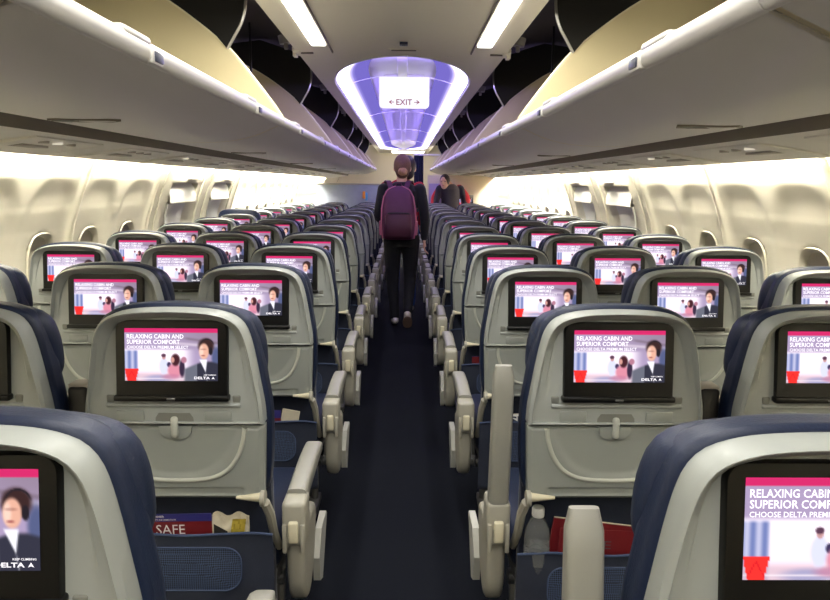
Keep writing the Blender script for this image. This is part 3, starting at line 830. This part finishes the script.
def make_seat(letter, k, label, raised=False):
    aisle = {'C': 1, 'D': -1}.get(letter, 0)
    t = thing('airline_seat', label, 'seat', (SEATX[letter], rowy(k), 0), 0, 'rows of airline seats')
    far = k > 9
    sh = link('back_shell', SM['shell'], t)
    mo = link('monitor', SM['monitor'], t); link('display', SM['display'], mo, 'lit screen picture of a man in a headset')
    tt = link('tray_table', SM['tray'], t); link('tray_ridge', SM['ridge'], tt); link('backrest', SM['backrest'], t); link('headrest', SM['headrest'], t)
    link('seat_cushion', SM['cushion'], t); link('lower_back', SM['lowback'], t)
    link('seat_frame', SM['frame'], t); 
    for s in (-1, 1): link('leg', SM['leg'], t, loc=(s*.15, 0, 0))
    pk = link('seat_pocket', SM['pocket'], t)
    if not far:
        [link('corner_recess', SM['corner'], sh, loc=(q*.150, 0, 0)) for q in (-1, 1)]; link('badge', SM['badge'], mo)
        for x, z in PLATES: link('blank_plate', SM['plate'], sh, loc=P(x, z, -.0045))
        link('tray_latch', SM['latch'], tt)
        link('pocket_hem', SM['hem'], pk); link('mesh_panel', SM['net'], pk); link('mesh_binding', SM['netedge'], pk)
        for s in (-1, 1):
            a = link('tray_arm', SM['pin'], t)
            a.scale = (s*.9, 1, 1)
    if aisle:
        s = aisle
        ep = link('end_panel', SM['endpanel'], t, loc=(s*.268, 0.03, 0))
        fa = link('side_fairing', SM['fairing'], ep, 'light grey fairing', loc=(s*.028, .02, 0))
        ar = link('armrest', SM['pad'], t, loc=(s*.268, .115, .565))
        if raised: ar.rotation_euler = (math.radians(94 if k == 2 else 85), 0, 0); ar.scale = (1, 1.1, 1)
        pv = link('armrest_pivot', SM['pivot'], t, loc=(s*.268, .115, .565)); link('pivot_button', SM['pivotin'], pv, 'beige button')
    if letter in 'BE':
        for s in (-1, 1):
            a = link('armrest', SM['mid'], t, 'dark raised armrest', loc=(s*.2525, .10, 0)); link('armrest_edge', SM['midcap'], a)
    return t
POSN = {'A': 'left window seat', 'B': 'left middle seat', 'C': 'left aisle seat', 'D': 'right aisle seat', 'E': 'right middle seat', 'F': 'right window seat'}
EXTRA = {(1, 'C'): 'beside the camera, only its right half in view', (1, 'D'): 'beside the camera, aisle armrest raised', (2, 'D'): 'aisle armrest raised beside a water bottle',
         (2, 'C'): 'red safety card in its pocket'}
SEAT = {}
SHIFT = {(1, 'D'): (.010, -.022), (1, 'C'): (-.006, 0), (2, 'D'): (.010, 0), (2, 'C'): (-.008, 0), (2, 'E'): (.012, 0), (2, 'B'): (-.012, 0), (3, 'F'): (.010, 0), (3, 'A'): (-.014, 0)}
for k in range(1, NROWS+1):
    for L in 'ABCDEF':
        if k == 1 and L in 'ABEF': continue
        if k == 2 and L in 'AF': continue
        rowt = 'nearest row' if k == 1 else (('%s row from the camera' % ORD[k-1]) if k < NROWS else 'last row before the bulkhead')
        ex = EXTRA.get((k, L), 'grey shell and lit screen')
        lab = '%s, %s, %s' % (POSN[L], rowt, ex)
        t = make_seat(L, k, lab, raised=(L == 'D' and k <= 2))
        dx, dy = SHIFT.get((k, L), (0, 0)); t.location.x += dx; t.location.y += dy
        t.rotation_euler.z = random.uniform(-.006, .006)
        SEAT[(k, L)] = t
for c in SEAT[(2, 'D')].children:
    if c.name.startswith('seat_pocket'): c.location.z -= .06; c.location.y += .006
for c in SEAT[(8, 'A')].children:
    if c.name.startswith('headrest'): c.location.z += .05; c.location.y -= .01

# ------------------------------------------------------------------ things in the pockets
def pockpt(k, L, x, z, d): return (SEATX[L]+x, rowy(k)+Y0(z)+d, z)
def card(k, L, x0, x1, z1, tilt, label, parts, z0=.36, d=.020, name='safety_card', cat='card', mats=None, group=None):
    cx = (x0+x1)/2; w = x1-x0; h = z1-z0
    t = thing(name, label, cat, (SEATX[L]+cx, rowy(k)+Y0(z1)+d, z1), 0, group); t.rotation_euler = (math.radians(1), tilt, 0)
    parts(t, w, h); return t
def safety_parts(txt=True, blue=.02):
    def f(t, w, h):
        m = MB(); m.rbox(-w/2, w/2, -.0012, .0012, -h, 0, .0008, 1); m.build('sheet', M['red'], t)
        m = MB(); m.rbox(-w/2, w/2, -.0017, .0016, -blue, 0.0005, .0006, 1); b = m.build('header', M['bluep'], t)
        if txt:
            p = lambda x, z: (x, -.0022, z)
            m = MB(); text_into(m, '737-900ER', -w/2+.006, -.0085, .036, .0055, p, .01); text_into(m, 'SAFETY INFORMATION', -w/2+.006, -.0165, .065, .004, p, .005)
            m.build('header_text', M['whitep'], b)
            m = MB(); text_into(m, 'SAFE', -w/2+.020, -.054, .072, .026, p, .0); m.build('lettering', M['whitep'], t)
    return f
card(2, 'C', -.100, .060, .588, math.radians(-1), 'red and blue safety card in the second-row left aisle seat pocket', safety_parts(), group='safety cards')
def safety_d2(t, w, h):
    m = MB(); m.rbox(-w/2, w/2, -.0012, .0012, -h, 0, .0008, 1); m.build('sheet', M['red'], t)
    m = MB(); text_into(m, 'SAFE', -w/2+.035, -.052, .10, .022, lambda x, z: (x, -.0018, z), .0); m.build('lettering', M['greyprint'], t)
card(2, 'D', -.105, .085, .545, math.radians(3), 'dark red safety card behind the raised armrest, right aisle pocket', safety_d2, z0=.30, group='safety cards')
def mag(front, txt=None):
    def f(t, w, h):
        m = MB(); m.rbox(-w/2, w/2, -.003, .003, -h, 0, .001, 1); m.build('cover', M[front], t)
        m = MB(); m.rbox(-w/2+.001, w/2-.0005, -.0022, .0022, -h, .0015, .0004, 1); m.build('pages', M['paper'], t)
        if txt:
            m = MB(); text_into(m, txt, -w/2+.012, -.043, w*.75, .036, lambda x, z: (x, -.0036, z), .03); m.build('lettering', M['ink'], t)
    return f
card(2, 'D', -.12, .115, .558, math.radians(7), 'cream paper magazine edge sticking up behind the dark red card', mag('red'), z0=.33, d=.034, name='magazine', cat='magazine')
card(3, 'D', -.128, .01, .570, math.radians(-4), 'white magazine with navy lettering in the third-row right aisle pocket', mag('whitep', 'Sky'), z0=.39, d=.022, name='magazine', cat='magazine')
card(3, 'C', .04, .090, .583, math.radians(1), 'red card with blue top in the third-row left aisle pocket', safety_parts(False, .03), z0=.38, d=.016, group='safety cards')
card(3, 'C', .095, .160, .580, math.radians(11), 'cream leaflet beside the red card, third-row left aisle pocket', mag('paper'), z0=.40, d=.024, name='leaflet', cat='leaflet')
card(4, 'D', -.17, -.10, .580, 0, 'small red card in the fourth-row right aisle pocket', safety_parts(False, .001), z0=.36, group='safety cards')
# clear pouch with a yellow packet
t = thing('plastic_pouch', 'crinkled clear pouch with yellow packet beside the red safety card', 'pouch', pockpt(2, 'C', .107, .585, .025))
m = MB()
def crk(sgn):
    return lambda u, v: (mix(-.046, .046, u), sgn*(.004+.006*math.sin(PI*u)*math.sin(PI*min(1, v*1.2)))+.005*noise.noise(Vector((u*6, v*7, 2+sgn))), mix(-.13, .0, v)+.006*math.sin(u*11)*v)
m.grid(16, 24, crk(-1)); m.grid(16, 24, crk(1)); m.build('wrapper', M['paper'], t, smooth=25)
m = MB(); m.grid(8, 8, lambda u, v: (mix(.0, .034, u)+.008*v, -.013+.004*noise.noise(Vector((u*5, v*5, 9))), mix(-.055, -.006, v))); m.build('packet', M['yellow'], t, smooth=20, label='yellow packet')
m = MB(); m.grid(6, 6, lambda u, v: (mix(-.04, -.006, u), -.0125+.003*noise.noise(Vector((u*5, v*5, 4))), mix(-.06, -.02, v)-.02*u)); m.build('dark_packet', M['darkpad'], t, smooth=20, label='dark packet')
# water bottle
t = thing('water_bottle', 'small clear plastic water bottle with white cap in a seat pocket', 'bottle', pockpt(2, 'D', -.158, .415, .040))
BS = 1.0
prof = [(.002, .0), (.030, .001), (.033, .008), (.033, .06), (.0315, .064), (.033, .07), (.033, .10), (.030, .118), (.022, .138), (.014, .150), (.0125, .160)]
def lathe(m, pr, n=24): m.loft([[(r*math.cos(2*PI*i/n), r*math.sin(2*PI*i/n), z) for i in range(n)] for r, z in pr])
prof = [(a*BS, b*1.02) for a, b in prof]
m = MB(); lathe(m, prof); m.build('bottle_body', M['clear'], t)
m = MB(); lathe(m, [(.0155, .156), (.0162, .159), (.0162, .176), (.0145, .180), (.002, .180)]); m.build('cap', M['white'], t)
m = MB(); lathe(m, [(.0335, .03), (.0338, .032), (.0338, .075), (.0335, .077)]); m.build('band', M['clear'], t)

# ------------------------------------------------------------------ front bulkheads
YBK = rowy(NROWS)+1.15
m = MB(); m.rbox(.42, 1.60, -.02, .02, 0, 1.56, .006); t = thing('bulkhead', 'cream partition wall across the right side ahead of the last row', 'partition', (0, YBK, 0)); m.build('panel', M['bulk'], t)
m = MB(); m.rbox(.44, .66, -.026, -.019, .9, 1.42, .003); m.build('inlay', M['lav'], t, label='lavender inlay')
t = thing('wall_monitor', 'black-framed screen on the cream partition at the far right', 'screen', (1.06, YBK-.02, 1.05))
m = MB(); m.rbox(-.135, .135, -.03, 0, 0, .185, .006); m.build('frame', M['gloss'], t)
m = MB(); m.v = []; 
o = link('display', SM['display'], t, loc=(0, -.0345+.0108+.004-.026*.107/.187-Y0(1.014), -.917))
m = MB()
def cur(u, v): return (.185+.16*u+.004*math.sin(v*5), YBK-.06+.018*math.sin(u*PI*8), .02+1.86*v)
m.grid(60, 12, cur); tag(m.build('curtain', M['curtain'], smooth=60), 'tall dark navy curtain gathered at the right edge of the far aisle', 'curtain')
m = MB(); m.rbox(.17, .62, YBK-.075, YBK-.045, 1.88, 1.905, .004); tag(m.build('curtain_rail', M['white']), 'white rail holding the navy curtain', 'rail')
m = MB(); m.rbox(.335, .365, YBK-.10, YBK-.075, 1.02, 1.10, .004); tag(m.build('indicator_lamp', M['bluedot']), 'small blue lamp beside the navy curtain', 'light')
m = MB(); m.rbox(-1.45, -.40, -.02, .02, 0, 1.40, .01); t = thing('bulkhead', 'low blue-grey partition ahead of the last row on the left', 'partition', (0, YBK, 0)); m.build('panel', M['bluegrey'], t)
m = MB(); m.rbox(-1.46, -.39, -.028, .028, 1.385, 1.41, .008); m.build('top_rail', M['greyp'], t)
t = thing('leaflet_holder', 'orange and light blue leaflet on the low blue-grey partition', 'leaflet', (-.64, YBK-.022, 1.16))
m = MB(); m.rbox(-.045, .0, -.012, 0, 0, .12, .003); m.build('orange_leaflet', M['orange'], t, label='orange leaflet'); m = MB(); m.rbox(.003, .04, -.012, 0, -.03, .10, .003); m.build('blue_leaflet', M['skyb'], t, label='light blue leaflet')

# ------------------------------------------------------------------ people
def remesh(name, mb, voxel, material, parent, it=5):
    me = mb.mesh(name+'_src', material, 0); o = bpy.data.objects.new(name, me); COL.objects.link(o)
    r = o.modifiers.new('r', 'REMESH'); r.mode = 'VOXEL'; r.voxel_size = voxel; r.use_smooth_shade = True
    s = o.modifiers.new('s', 'SMOOTH'); s.factor = .5; s.iterations = it
    dg = bpy.context.evaluated_depsgraph_get(); me2 = bpy.data.meshes.new_from_object(o.evaluated_get(dg))
    bpy.data.objects.remove(o); bpy.data.meshes.remove(me)
    me2.name = name; me2.materials.clear(); me2.materials.append(material)
    me2.polygons.foreach_set('use_smooth', [True]*len(me2.polygons))
    return link(name, me2, parent)
def torso(mb, secs, n=28):
    """secs: (center, rx, ry) stacked elliptical sections"""
    rings = []
    for c, rx, ry in secs:
        rings.append([(c[0]+rx*math.copysign(abs(math.cos(a))**.85, math.cos(a)), c[1]+ry*math.sin(a), c[2]) for a in [2*PI*i/n for i in range(n)]])
    mb.loft(rings)
def hand(mb, w, d, side, thumb, size=1., curl=.5):
    """palm and five bent fingers; d = pointing direction, side = across the palm, thumb=+-1 on the side axis"""
    w = Vector(w); d = Vector(d).normalized(); sd = Vector(side).normalized(); nrm = d.cross(sd).normalized()
    k = size
    for off in (-.027, -.009, .009, .027):
        mb.capsule([w+sd*off*.5*k, w+d*.05*k+sd*off*k, w+d*.088*k+sd*off*k], [.014*k, .0135*k, .011*k], 8)
    for off, ln in ((-.027*thumb, .058), (-.009*thumb, .072), (.009*thumb, .078), (.027*thumb, .068)):
        p = w+d*.088*k+sd*off*k; a = p+(d*math.cos(curl*.5)+nrm*math.sin(curl*.5))*ln*.42*k
        b = a+(d*math.cos(curl*1.2)+nrm*math.sin(curl*1.2))*ln*.33*k; c = b+(d*math.cos(curl*1.9)+nrm*math.sin(curl*1.9))*ln*.25*k
        mb.capsule([p, a, b, c], [.0092*k, .0088*k, .0078*k, .0068*k], 8)
    p = w+d*.03*k+sd*.022*thumb*k; a = p+(d*.65+sd*thumb*.75)*.036*k+nrm*.008*k; b = a+(d*.9+sd*thumb*.25+nrm*.3)*.03*k
    mb.capsule([p, a, b], [.0125*k, .0105*k, .0085*k], 8)
def head(mb, c, f, s=1.):
    """skull, jaw, nose, ears looking along f (horizontal unit vector)"""
    c = Vector(c); f = Vector(f).normalized(); r = Vector((f.y, -f.x, 0)).normalized(); u = Vector((0, 0, 1))
    R = Matrix((r, f, r.cross(f))).transposed().to_4x4()
    mb.ellip(c+u*.012*s, .076*s, .094*s, .108*s, mtx=R); mb.ellip(c+f*.024*s-u*.052*s, .056*s, .062*s, .062*s, mtx=R)
    mb.ellip(c+f*.050*s-u*.094*s, .026*s, .022*s, .020*s, 12, 8, mtx=R)
    mb.capsule([c+f*.088*s+u*.012*s, c+f*.101*s-u*.022*s, c+f*.092*s-u*.034*s], [.008*s, .012*s, .010*s], 8)
    for q in (-1, 1):
        mb.ellip(c+r*.078*s*q-f*.006*s-u*.008*s, .010*s, .019*s, .030*s, 10, 8, mtx=R)
        mb.ellip(c+f*.083*s+r*.031*s*q+u*.024*s, .018*s, .010*s, .007*s, 8, 6, mtx=R)
def face_parts(parent, c, f, s=1.):
    c = Vector(c); f = Vector(f).normalized(); r = Vector((f.y, -f.x, 0)).normalized(); u = Vector((0, 0, 1))
    for q in (-1, 1):
        m = MB(); m.ellip(c+f*.084*s+r*.031*s*q+u*.008*s, .010*s, .009*s, .007*s, 12, 8); m.build('eye', M['eye'], parent)
    m = MB(); m.ellip(c+f*.083*s-u*.056*s, .022*s, .012*s, .007*s, 12, 8); m.build('mouth', M['lips'], parent)
def shoe(mb, ankle, toe, up=(0, 0, 1), w=.043):
    a = Vector(ankle); t = Vector(toe); h = a+(a-t).normalized()*.03
    mb.capsule([h+Vector((0, 0, -.035)), (a+t)/2+Vector((0, 0, -.022)), t], [w*.78, w*.92, w*.72], 12); mb.capsule([a+Vector((0, 0, .0)), a*.6+t*.4+Vector((0, 0, -.01))], [w*.85, w*.85], 12)

# -- the woman with the backpack
W = thing('person', 'person walking up the aisle in black with light brown hair, seen from behind', 'person', (-.005, 6.62, 0))
hipL, kneeL, ankL, toeL = (-.088, 0, .87), (-.092, .05, .47), (-.062, -.005, .085), (-.075, .13, .035)
hipR, kneeR, ankR, toeR = (.088, 0, .87), (.088, .09, .47), (.062, -.16, .165), (.062, -.10, .035)
shL, elL, wrL = (-.175, -.01, 1.355), (-.232, -.03, 1.09), (-.17, .18, 1.03)
shR, elR, wrR = (.175, -.01, 1.355), (.228, -.04, 1.10), (.225, .02, .875)
HC = (.004, .02, 1.565)
b = MB()
torso(b, [((0, 0, .84), .13, .10), ((0, 0, .92), .155, .115), ((0, 0, 1.02), .135, .10), ((0, 0, 1.14), .125, .095), ((0, 0, 1.25), .145, .105), ((0, 0, 1.34), .155, .095), ((0, 0, 1.39), .10, .07), ((0, 0, 1.42), .055, .05)])
b.capsule([(0, -.005, 1.37), (0, .005, 1.43), (0, .012, 1.50)], [.055, .050, .052])
head(b, HC, (0, 1, 0))
for hp, kn, an, to in ((hipL, kneeL, ankL, toeL), (hipR, kneeR, ankR, toeR)):
    b.capsule([hp, kn, an], [.078, .050, .034]); b.capsule([an, to], [.030, .026])
for sh_, el, wr in ((shL, elL, wrL), (shR, elR, wrR)): b.capsule([sh_, el, wr], [.044, .036, .025])
hand(b, wrR, (.0, .10, -1), (0, 1, 0), 1, 1., .55); hand(b, wrL, (.65, .7, .1), (0, 0, 1), 1, 1., .5)
remesh('body', b, .0055, M['skin'], W, 4)
face_parts(W, HC, (0, 1, 0))
b = MB()
torso(b, [((0, 0, .93), .168, .125), ((0, 0, 1.02), .150, .115), ((0, 0, 1.14), .140, .110), ((0, 0, 1.25), .160, .118), ((0, 0, 1.34), .170, .108), ((0, 0, 1.395), .12, .082), ((0, 0, 1.43), .070, .062)])
for sh_, el, wr in ((shL, elL, wrL), (shR, elR, wrR)): b.capsule([sh_, el, Vector(el).lerp(Vector(wr), .93)], [.062, .050, .038])
remesh('sweater', b, .008, M['blackcloth'], W, 4)
b = MB()
torso(b, [((0, 0, .80), .150, .115), ((0, 0, .87), .172, .128), ((0, 0, .93), .168, .122), ((0, 0, .99), .150, .112)])
for hp, kn, an in ((hipL, kneeL, ankL), (hipR, kneeR, ankR)): b.capsule([hp, kn, Vector(kn).lerp(Vector(an), .95)], [.094, .064, .046])
remesh('jeans', b, .008, M['denimblack'], W, 4)
b = MB(); shoe(b, ankL, toeL); remesh('shoe', b, .006, M['shoe'], W, 3)
b = MB(); shoe(b, ankR, toeR); sr = remesh('shoe', b, .006, M['shoe'], W, 3)
m = MB(); a_, t_ = Vector((.062, -.215, .135)), Vector((.062, -.115, .006))
dd = (t_-a_).normalized(); nn = Vector((0, -dd.z, dd.y)); nn = nn if nn.y < 0 else -nn
rr = []
for k in range(13):
    q = k/12; w_ = .040*(.8+.35*math.sin(q*PI))*math.sqrt(max(.12, 1-(2*q-1)**6)); p = a_.lerp(t_, q)+nn*.006
    rr.append([p+Vector((-w_, 0, 0)), p+Vector((w_, 0, 0)), p+Vector((w_, 0, 0))-nn*.012, p+Vector((-w_, 0, 0))-nn*.012])
m.loft(rr); m.build('sole', M['sole'], sr)
b = MB(); c = Vector(HC)
b.ellip(c+Vector((0, -.012, .020)), .086, .100, .112); b.ellip(c+Vector((0, -.055, -.045)), .066, .050, .062)
remesh('hair', b, .006, M['hair'], W, 3)
b = MB(); b.ellip(c+Vector((.004, -.098, -.040)), .048, .034, .040); b.ellip(c+Vector((-.012, -.104, -.034)), .028, .034, .030); b.ellip(c+Vector((.022, -.102, -.048)), .026, .032, .026)
remesh('hair_bun', b, .005, M['hairlight'], W, 3)['label'] = 'blond hair bun'

# -- the backpack she carries
t = thing('backpack', 'purple backpack with mauve piping on the back of the walking person', 'backpack', (-.035, 6.62, 0))
def bagsec(z, w, y0, y1, n=28):
    return [((w*math.copysign(abs(math.cos(a))**.6, math.cos(a))), mix(y0, y1, .5)+(y1-y0)/2*math.copysign(abs(math.sin(a))**.6, math.sin(a)), z) for a in [2*PI*i/n for i in range(n)]]
m = MB(); m.loft([bagsec(.885, .12, -.25, -.12), bagsec(.895, .150, -.275, -.115), bagsec(.93, .162, -.29, -.112), bagsec(1.05, .165, -.30, -.112), bagsec(1.18, .16, -.285, -.112), bagsec(1.28, .148, -.25, -.112), bagsec(1.34, .125, -.22, -.112), bagsec(1.375, .09, -.19, -.115), bagsec(1.39, .05, -.165, -.125)])
m.build('main_compartment', M['purple'], t, smooth=70)
m = MB(); m.loft([bagsec(.91, .10, -.31, -.24), bagsec(.925, .122, -.335, -.24), bagsec(1.03, .125, -.34, -.24), bagsec(1.12, .118, -.325, -.24), bagsec(1.145, .10, -.305, -.24)]); fp = m.build('front_pocket', M['purpled'], t, smooth=70)
m = MB(); m.tube([(mix(-.10, .10, k/12), -.318+.0*k-.006*math.sin(PI*k/12), 1.135+.008*math.sin(PI*k/12)) for k in range(13)], .005, 6); m.build('zip', M['blackp'], fp)
for s in (-1, 1):
    m = MB(); m.tube([(s*.150, -.26, .90), (s*.163, -.262, 1.05), (s*.158, -.25, 1.18), (s*.140, -.225, 1.29), (s*.10, -.195, 1.355), (s*.03, -.172, 1.388)], .0065, 6); m.build('piping', M['pink'], t)
    m = MB()
    def strp(u, v, s=s):
        pts = [(s*.075, -.13, 1.375), (s*.085+.012*s, -.06, 1.432), (s*.10+.02*s, .03, 1.430), (s*.125, .105, 1.36), (s*.125, .13, 1.22), (s*.15, .09, 1.05), (s*.165, -.06, .98), (s*.15, -.14, .95)]
        return pts
    sp = spline(strp(0, 0), 40); ring = []
    for i, p in enumerate(sp):
        wv = .024; ring.append([p+Vector((-wv, 0, .004)), p+Vector((wv, 0, .004)), p+Vector((wv, 0, -.006)), p+Vector((-wv, 0, -.006))])
    m.loft(ring); m.build('shoulder_strap', M['purple'], t, smooth=50)
    m = MB(); m.loft([bagsec(.93, .02, -.25, -.15), bagsec(.99, .026, -.255, -.145), bagsec(1.06, .024, -.25, -.15)])
    m.v = [(x+s*.160, y, z) for x, y, z in m.v]; m.build('side_pocket', M['pink'], t, smooth=60)
m = MB(); m.tube([(-.03, -.15, 1.385), (-.022, -.15, 1.415), (.022, -.15, 1.415), (.03, -.15, 1.385)], .007, 6); m.build('grab_handle', M['purpled'], t)

# -- person ahead of her
def simple_person(root, S, top, legs, hairm, headc, face, lean=(0, 0), hands=True, hairlong=False):
    lx, ly = lean
    def L(x, y, z): q = max(0, (z-.9)/.6); return (x+lx*q, y+ly*q, z)
    fy = 1 if face[1] >= 0 else -1
    b = MB()
    torso(b, [(L(0, 0, .84), .13, .10), (L(0, 0, .92), .155, .115), (L(0, 0, 1.04), .14, .105), (L(0, 0, 1.15), .135, .10), (L(0, 0, 1.25), .15, .105), (L(0, 0, 1.33), .155, .095), (L(0, 0, 1.38), .10, .07), (L(0, 0, 1.41), .055, .05)])
    b.capsule([L(0, 0, 1.36), Vector(L(0, .005*fy, 1.42)), Vector(headc)-Vector((0, 0, .06))], [.055, .05, .052]); head(b, headc, face)
    F = dict(S)
    for q in (-1, 1):
        b.capsule([(q*.088, 0, .87), (q*.092, .03*fy, .47), (q*.09, 0, .085)], [.078, .05, .034]); b.capsule([(q*.09, 0, .085), (q*.10, .13*fy, .035)], [.03, .026])
        sh_, el, wr = L(q*.175, 0, 1.335), L(*F['el%d' % q]), L(*F['wr%d' % q]); b.capsule([sh_, el, wr], [.044, .036, .025])
        hand(b, wr, Vector(wr)-Vector(el), (0, 1, 0), fy, 1., .6)
    remesh('body', b, .007, M['skin'], root, 3); face_parts(root, headc, face)
    b = MB()
    torso(b, [(L(0, 0, .93), .168, .125), (L(0, 0, 1.03), .155, .118), (L(0, 0, 1.15), .15, .115), (L(0, 0, 1.25), .165, .118), (L(0, 0, 1.33), .17, .108), (L(0, 0, 1.385), .12, .082), (L(0, 0, 1.415), .07, .06)])
    for q in (-1, 1):
        sh_, el, wr = L(q*.175, 0, 1.335), L(*F['el%d' % q]), L(*F['wr%d' % q]); b.capsule([sh_, el, Vector(el).lerp(Vector(wr), .92)], [.062, .05, .038])
    remesh('top', b, .010, top, root, 3)
    b = MB(); torso(b, [(L(0, 0, .80), .15, .115), (L(0, 0, .87), .17, .128), (L(0, 0, .93), .168, .122), (L(0, 0, .99), .15, .112)])
    for q in (-1, 1): b.capsule([(q*.088, 0, .87), (q*.092, .03*fy, .47), (q*.09, 0, .11)], [.095, .068, .055])
    remesh('trousers', b, .010, legs, root, 3)
    for q in (-1, 1):
        b = MB(); shoe(b, (q*.09, 0, .085), (q*.10, .13*fy, .035)); remesh('shoe', b, .008, M['shoe'], root, 2)
    b = MB(); c = Vector(headc); f = Vector(face).normalized()
    b.ellip(c-f*.010+Vector((0, 0, .026)), .086, .096 if abs(f.y) > .7 else .09, .110)
    b.ellip(c-f*.055+Vector((0, 0, -.05)), .068, .05, .07)
    remesh('hair', b, .008, hairm, root, 2)
P2 = thing('person', 'person in a red top and blue jeans, mostly hidden ahead of the walker', 'person', (.0, 7.35, 0))
P2.scale = (1.03, 1.03, 1.03)
simple_person(P2, {'el-1': (-.235, -.02, 1.09), 'wr-1': (-.20, .12, .95), 'el1': (.225, -.02, 1.09), 'wr1': (.20, .12, .95)}, M['redcloth'], M['denimblue'], M['hairdark'], (.055, .02, 1.53), (0, 1, 0))
P3 = thing('person', 'person in plum uniform and red cardigan leaning over the far right seats', 'person', (.80, YBK-.26, 0))
simple_person(P3, {'el-1': (-.25, -.06, 1.10), 'wr-1': (-.15, -.2, 1.02), 'el1': (.25, -.02, 1.10), 'wr1': (.22, -.16, 1.0)}, M['uniform'], M['uniform'], M['hairdark'], (-.115, -.09, 1.445), (-.35, -1, 0), lean=(-.03, -.05))
b = MB()    # red cardigan hanging open on both shoulders
for q, w_ in ((-1, .050), (1, .075)):
    b.capsule([(q*.16-.02, .03, 1.35), (q*.255-.02, .0, 1.20), (q*.27-.02, -.02, 1.05)], [.060, w_+.01, w_], 12)
b.capsule([(-.15, .09, 1.33), (0, .10, 1.36), (.15, .09, 1.33)], [.05, .05, .05], 12); b.capsule([(0, .10, 1.33), (0, .10, 1.0)], [.10, .12], 12)
remesh('cardigan', b, .010, M['redcloth'], P3, 3)['label'] = 'red cardigan'

# ------------------------------------------------------------------ lights of the place
def area(name, loc, rot, sx, sy, power, col=(1, 1, 1), spread=PI):
    l = bpy.data.lights.new(name, 'AREA'); l.shape = 'RECTANGLE'; l.size = sx; l.size_y = sy; l.energy = power; l.color = col; l.spread = spread
    o = bpy.data.objects.new(name, l); COL.objects.link(o); o.location = loc; o.rotation_euler = rot; return o
for s in (-1, 1):
    area('strip_lamp_light', (s*.452, .9, CZ-.03), (0, 0, 0), .075, 5.8, 40, (1, .97, .91))

for s in (-1, 1):
    area('recess_led_light', (s*.455, 9.9, CZ-.002), (0, s*math.radians(112), 0), .03, 9.0, 75, (.34, .25, 1))
area('recess_led_light', (0, 4.42, CZ+.002), (math.radians(112), 0, 0), .60, .03, 7, (.34, .25, 1))
w = bpy.data.worlds.new('World'); scene.world = w; w.use_nodes = True
w.node_tree.nodes['Background'].inputs[0].default_value = (.9, .92, 1, 1); w.node_tree.nodes['Background'].inputs[1].default_value = .05

# ------------------------------------------------------------------ camera
F_, VX, VY, ROLL = 670., 403., 184., .5
p = math.atan((300-VY)/F_); yaw = math.atan((415-VX)/F_*math.cos(p))
f = Vector((math.sin(yaw)*math.cos(p), math.cos(yaw)*math.cos(p), -math.sin(p))); r = Vector((math.cos(yaw), -math.sin(yaw), 0)); u = r.cross(f)
a = math.radians(ROLL); r2 = r*math.cos(a)+u*math.sin(a); u2 = u*math.cos(a)-r*math.sin(a)
cam = bpy.data.cameras.new('Camera'); cam.sensor_fit = 'HORIZONTAL'; cam.sensor_width = 36; cam.lens = F_/830*36; cam.clip_start = .02
co = bpy.data.objects.new('Camera', cam); COL.objects.link(co)
co.matrix_world = Matrix(((r2.x, u2.x, -f.x, .016), (r2.y, u2.y, -f.y, 0), (r2.z, u2.z, -f.z, 1.41), (0, 0, 0, 1)))
scene.camera = co
scene.view_settings.view_transform = 'Standard'; scene.view_settings.look = 'None'; scene.view_settings.gamma = 1; scene.view_settings.use_curve_mapping = False
scene.view_settings.exposure = 0.
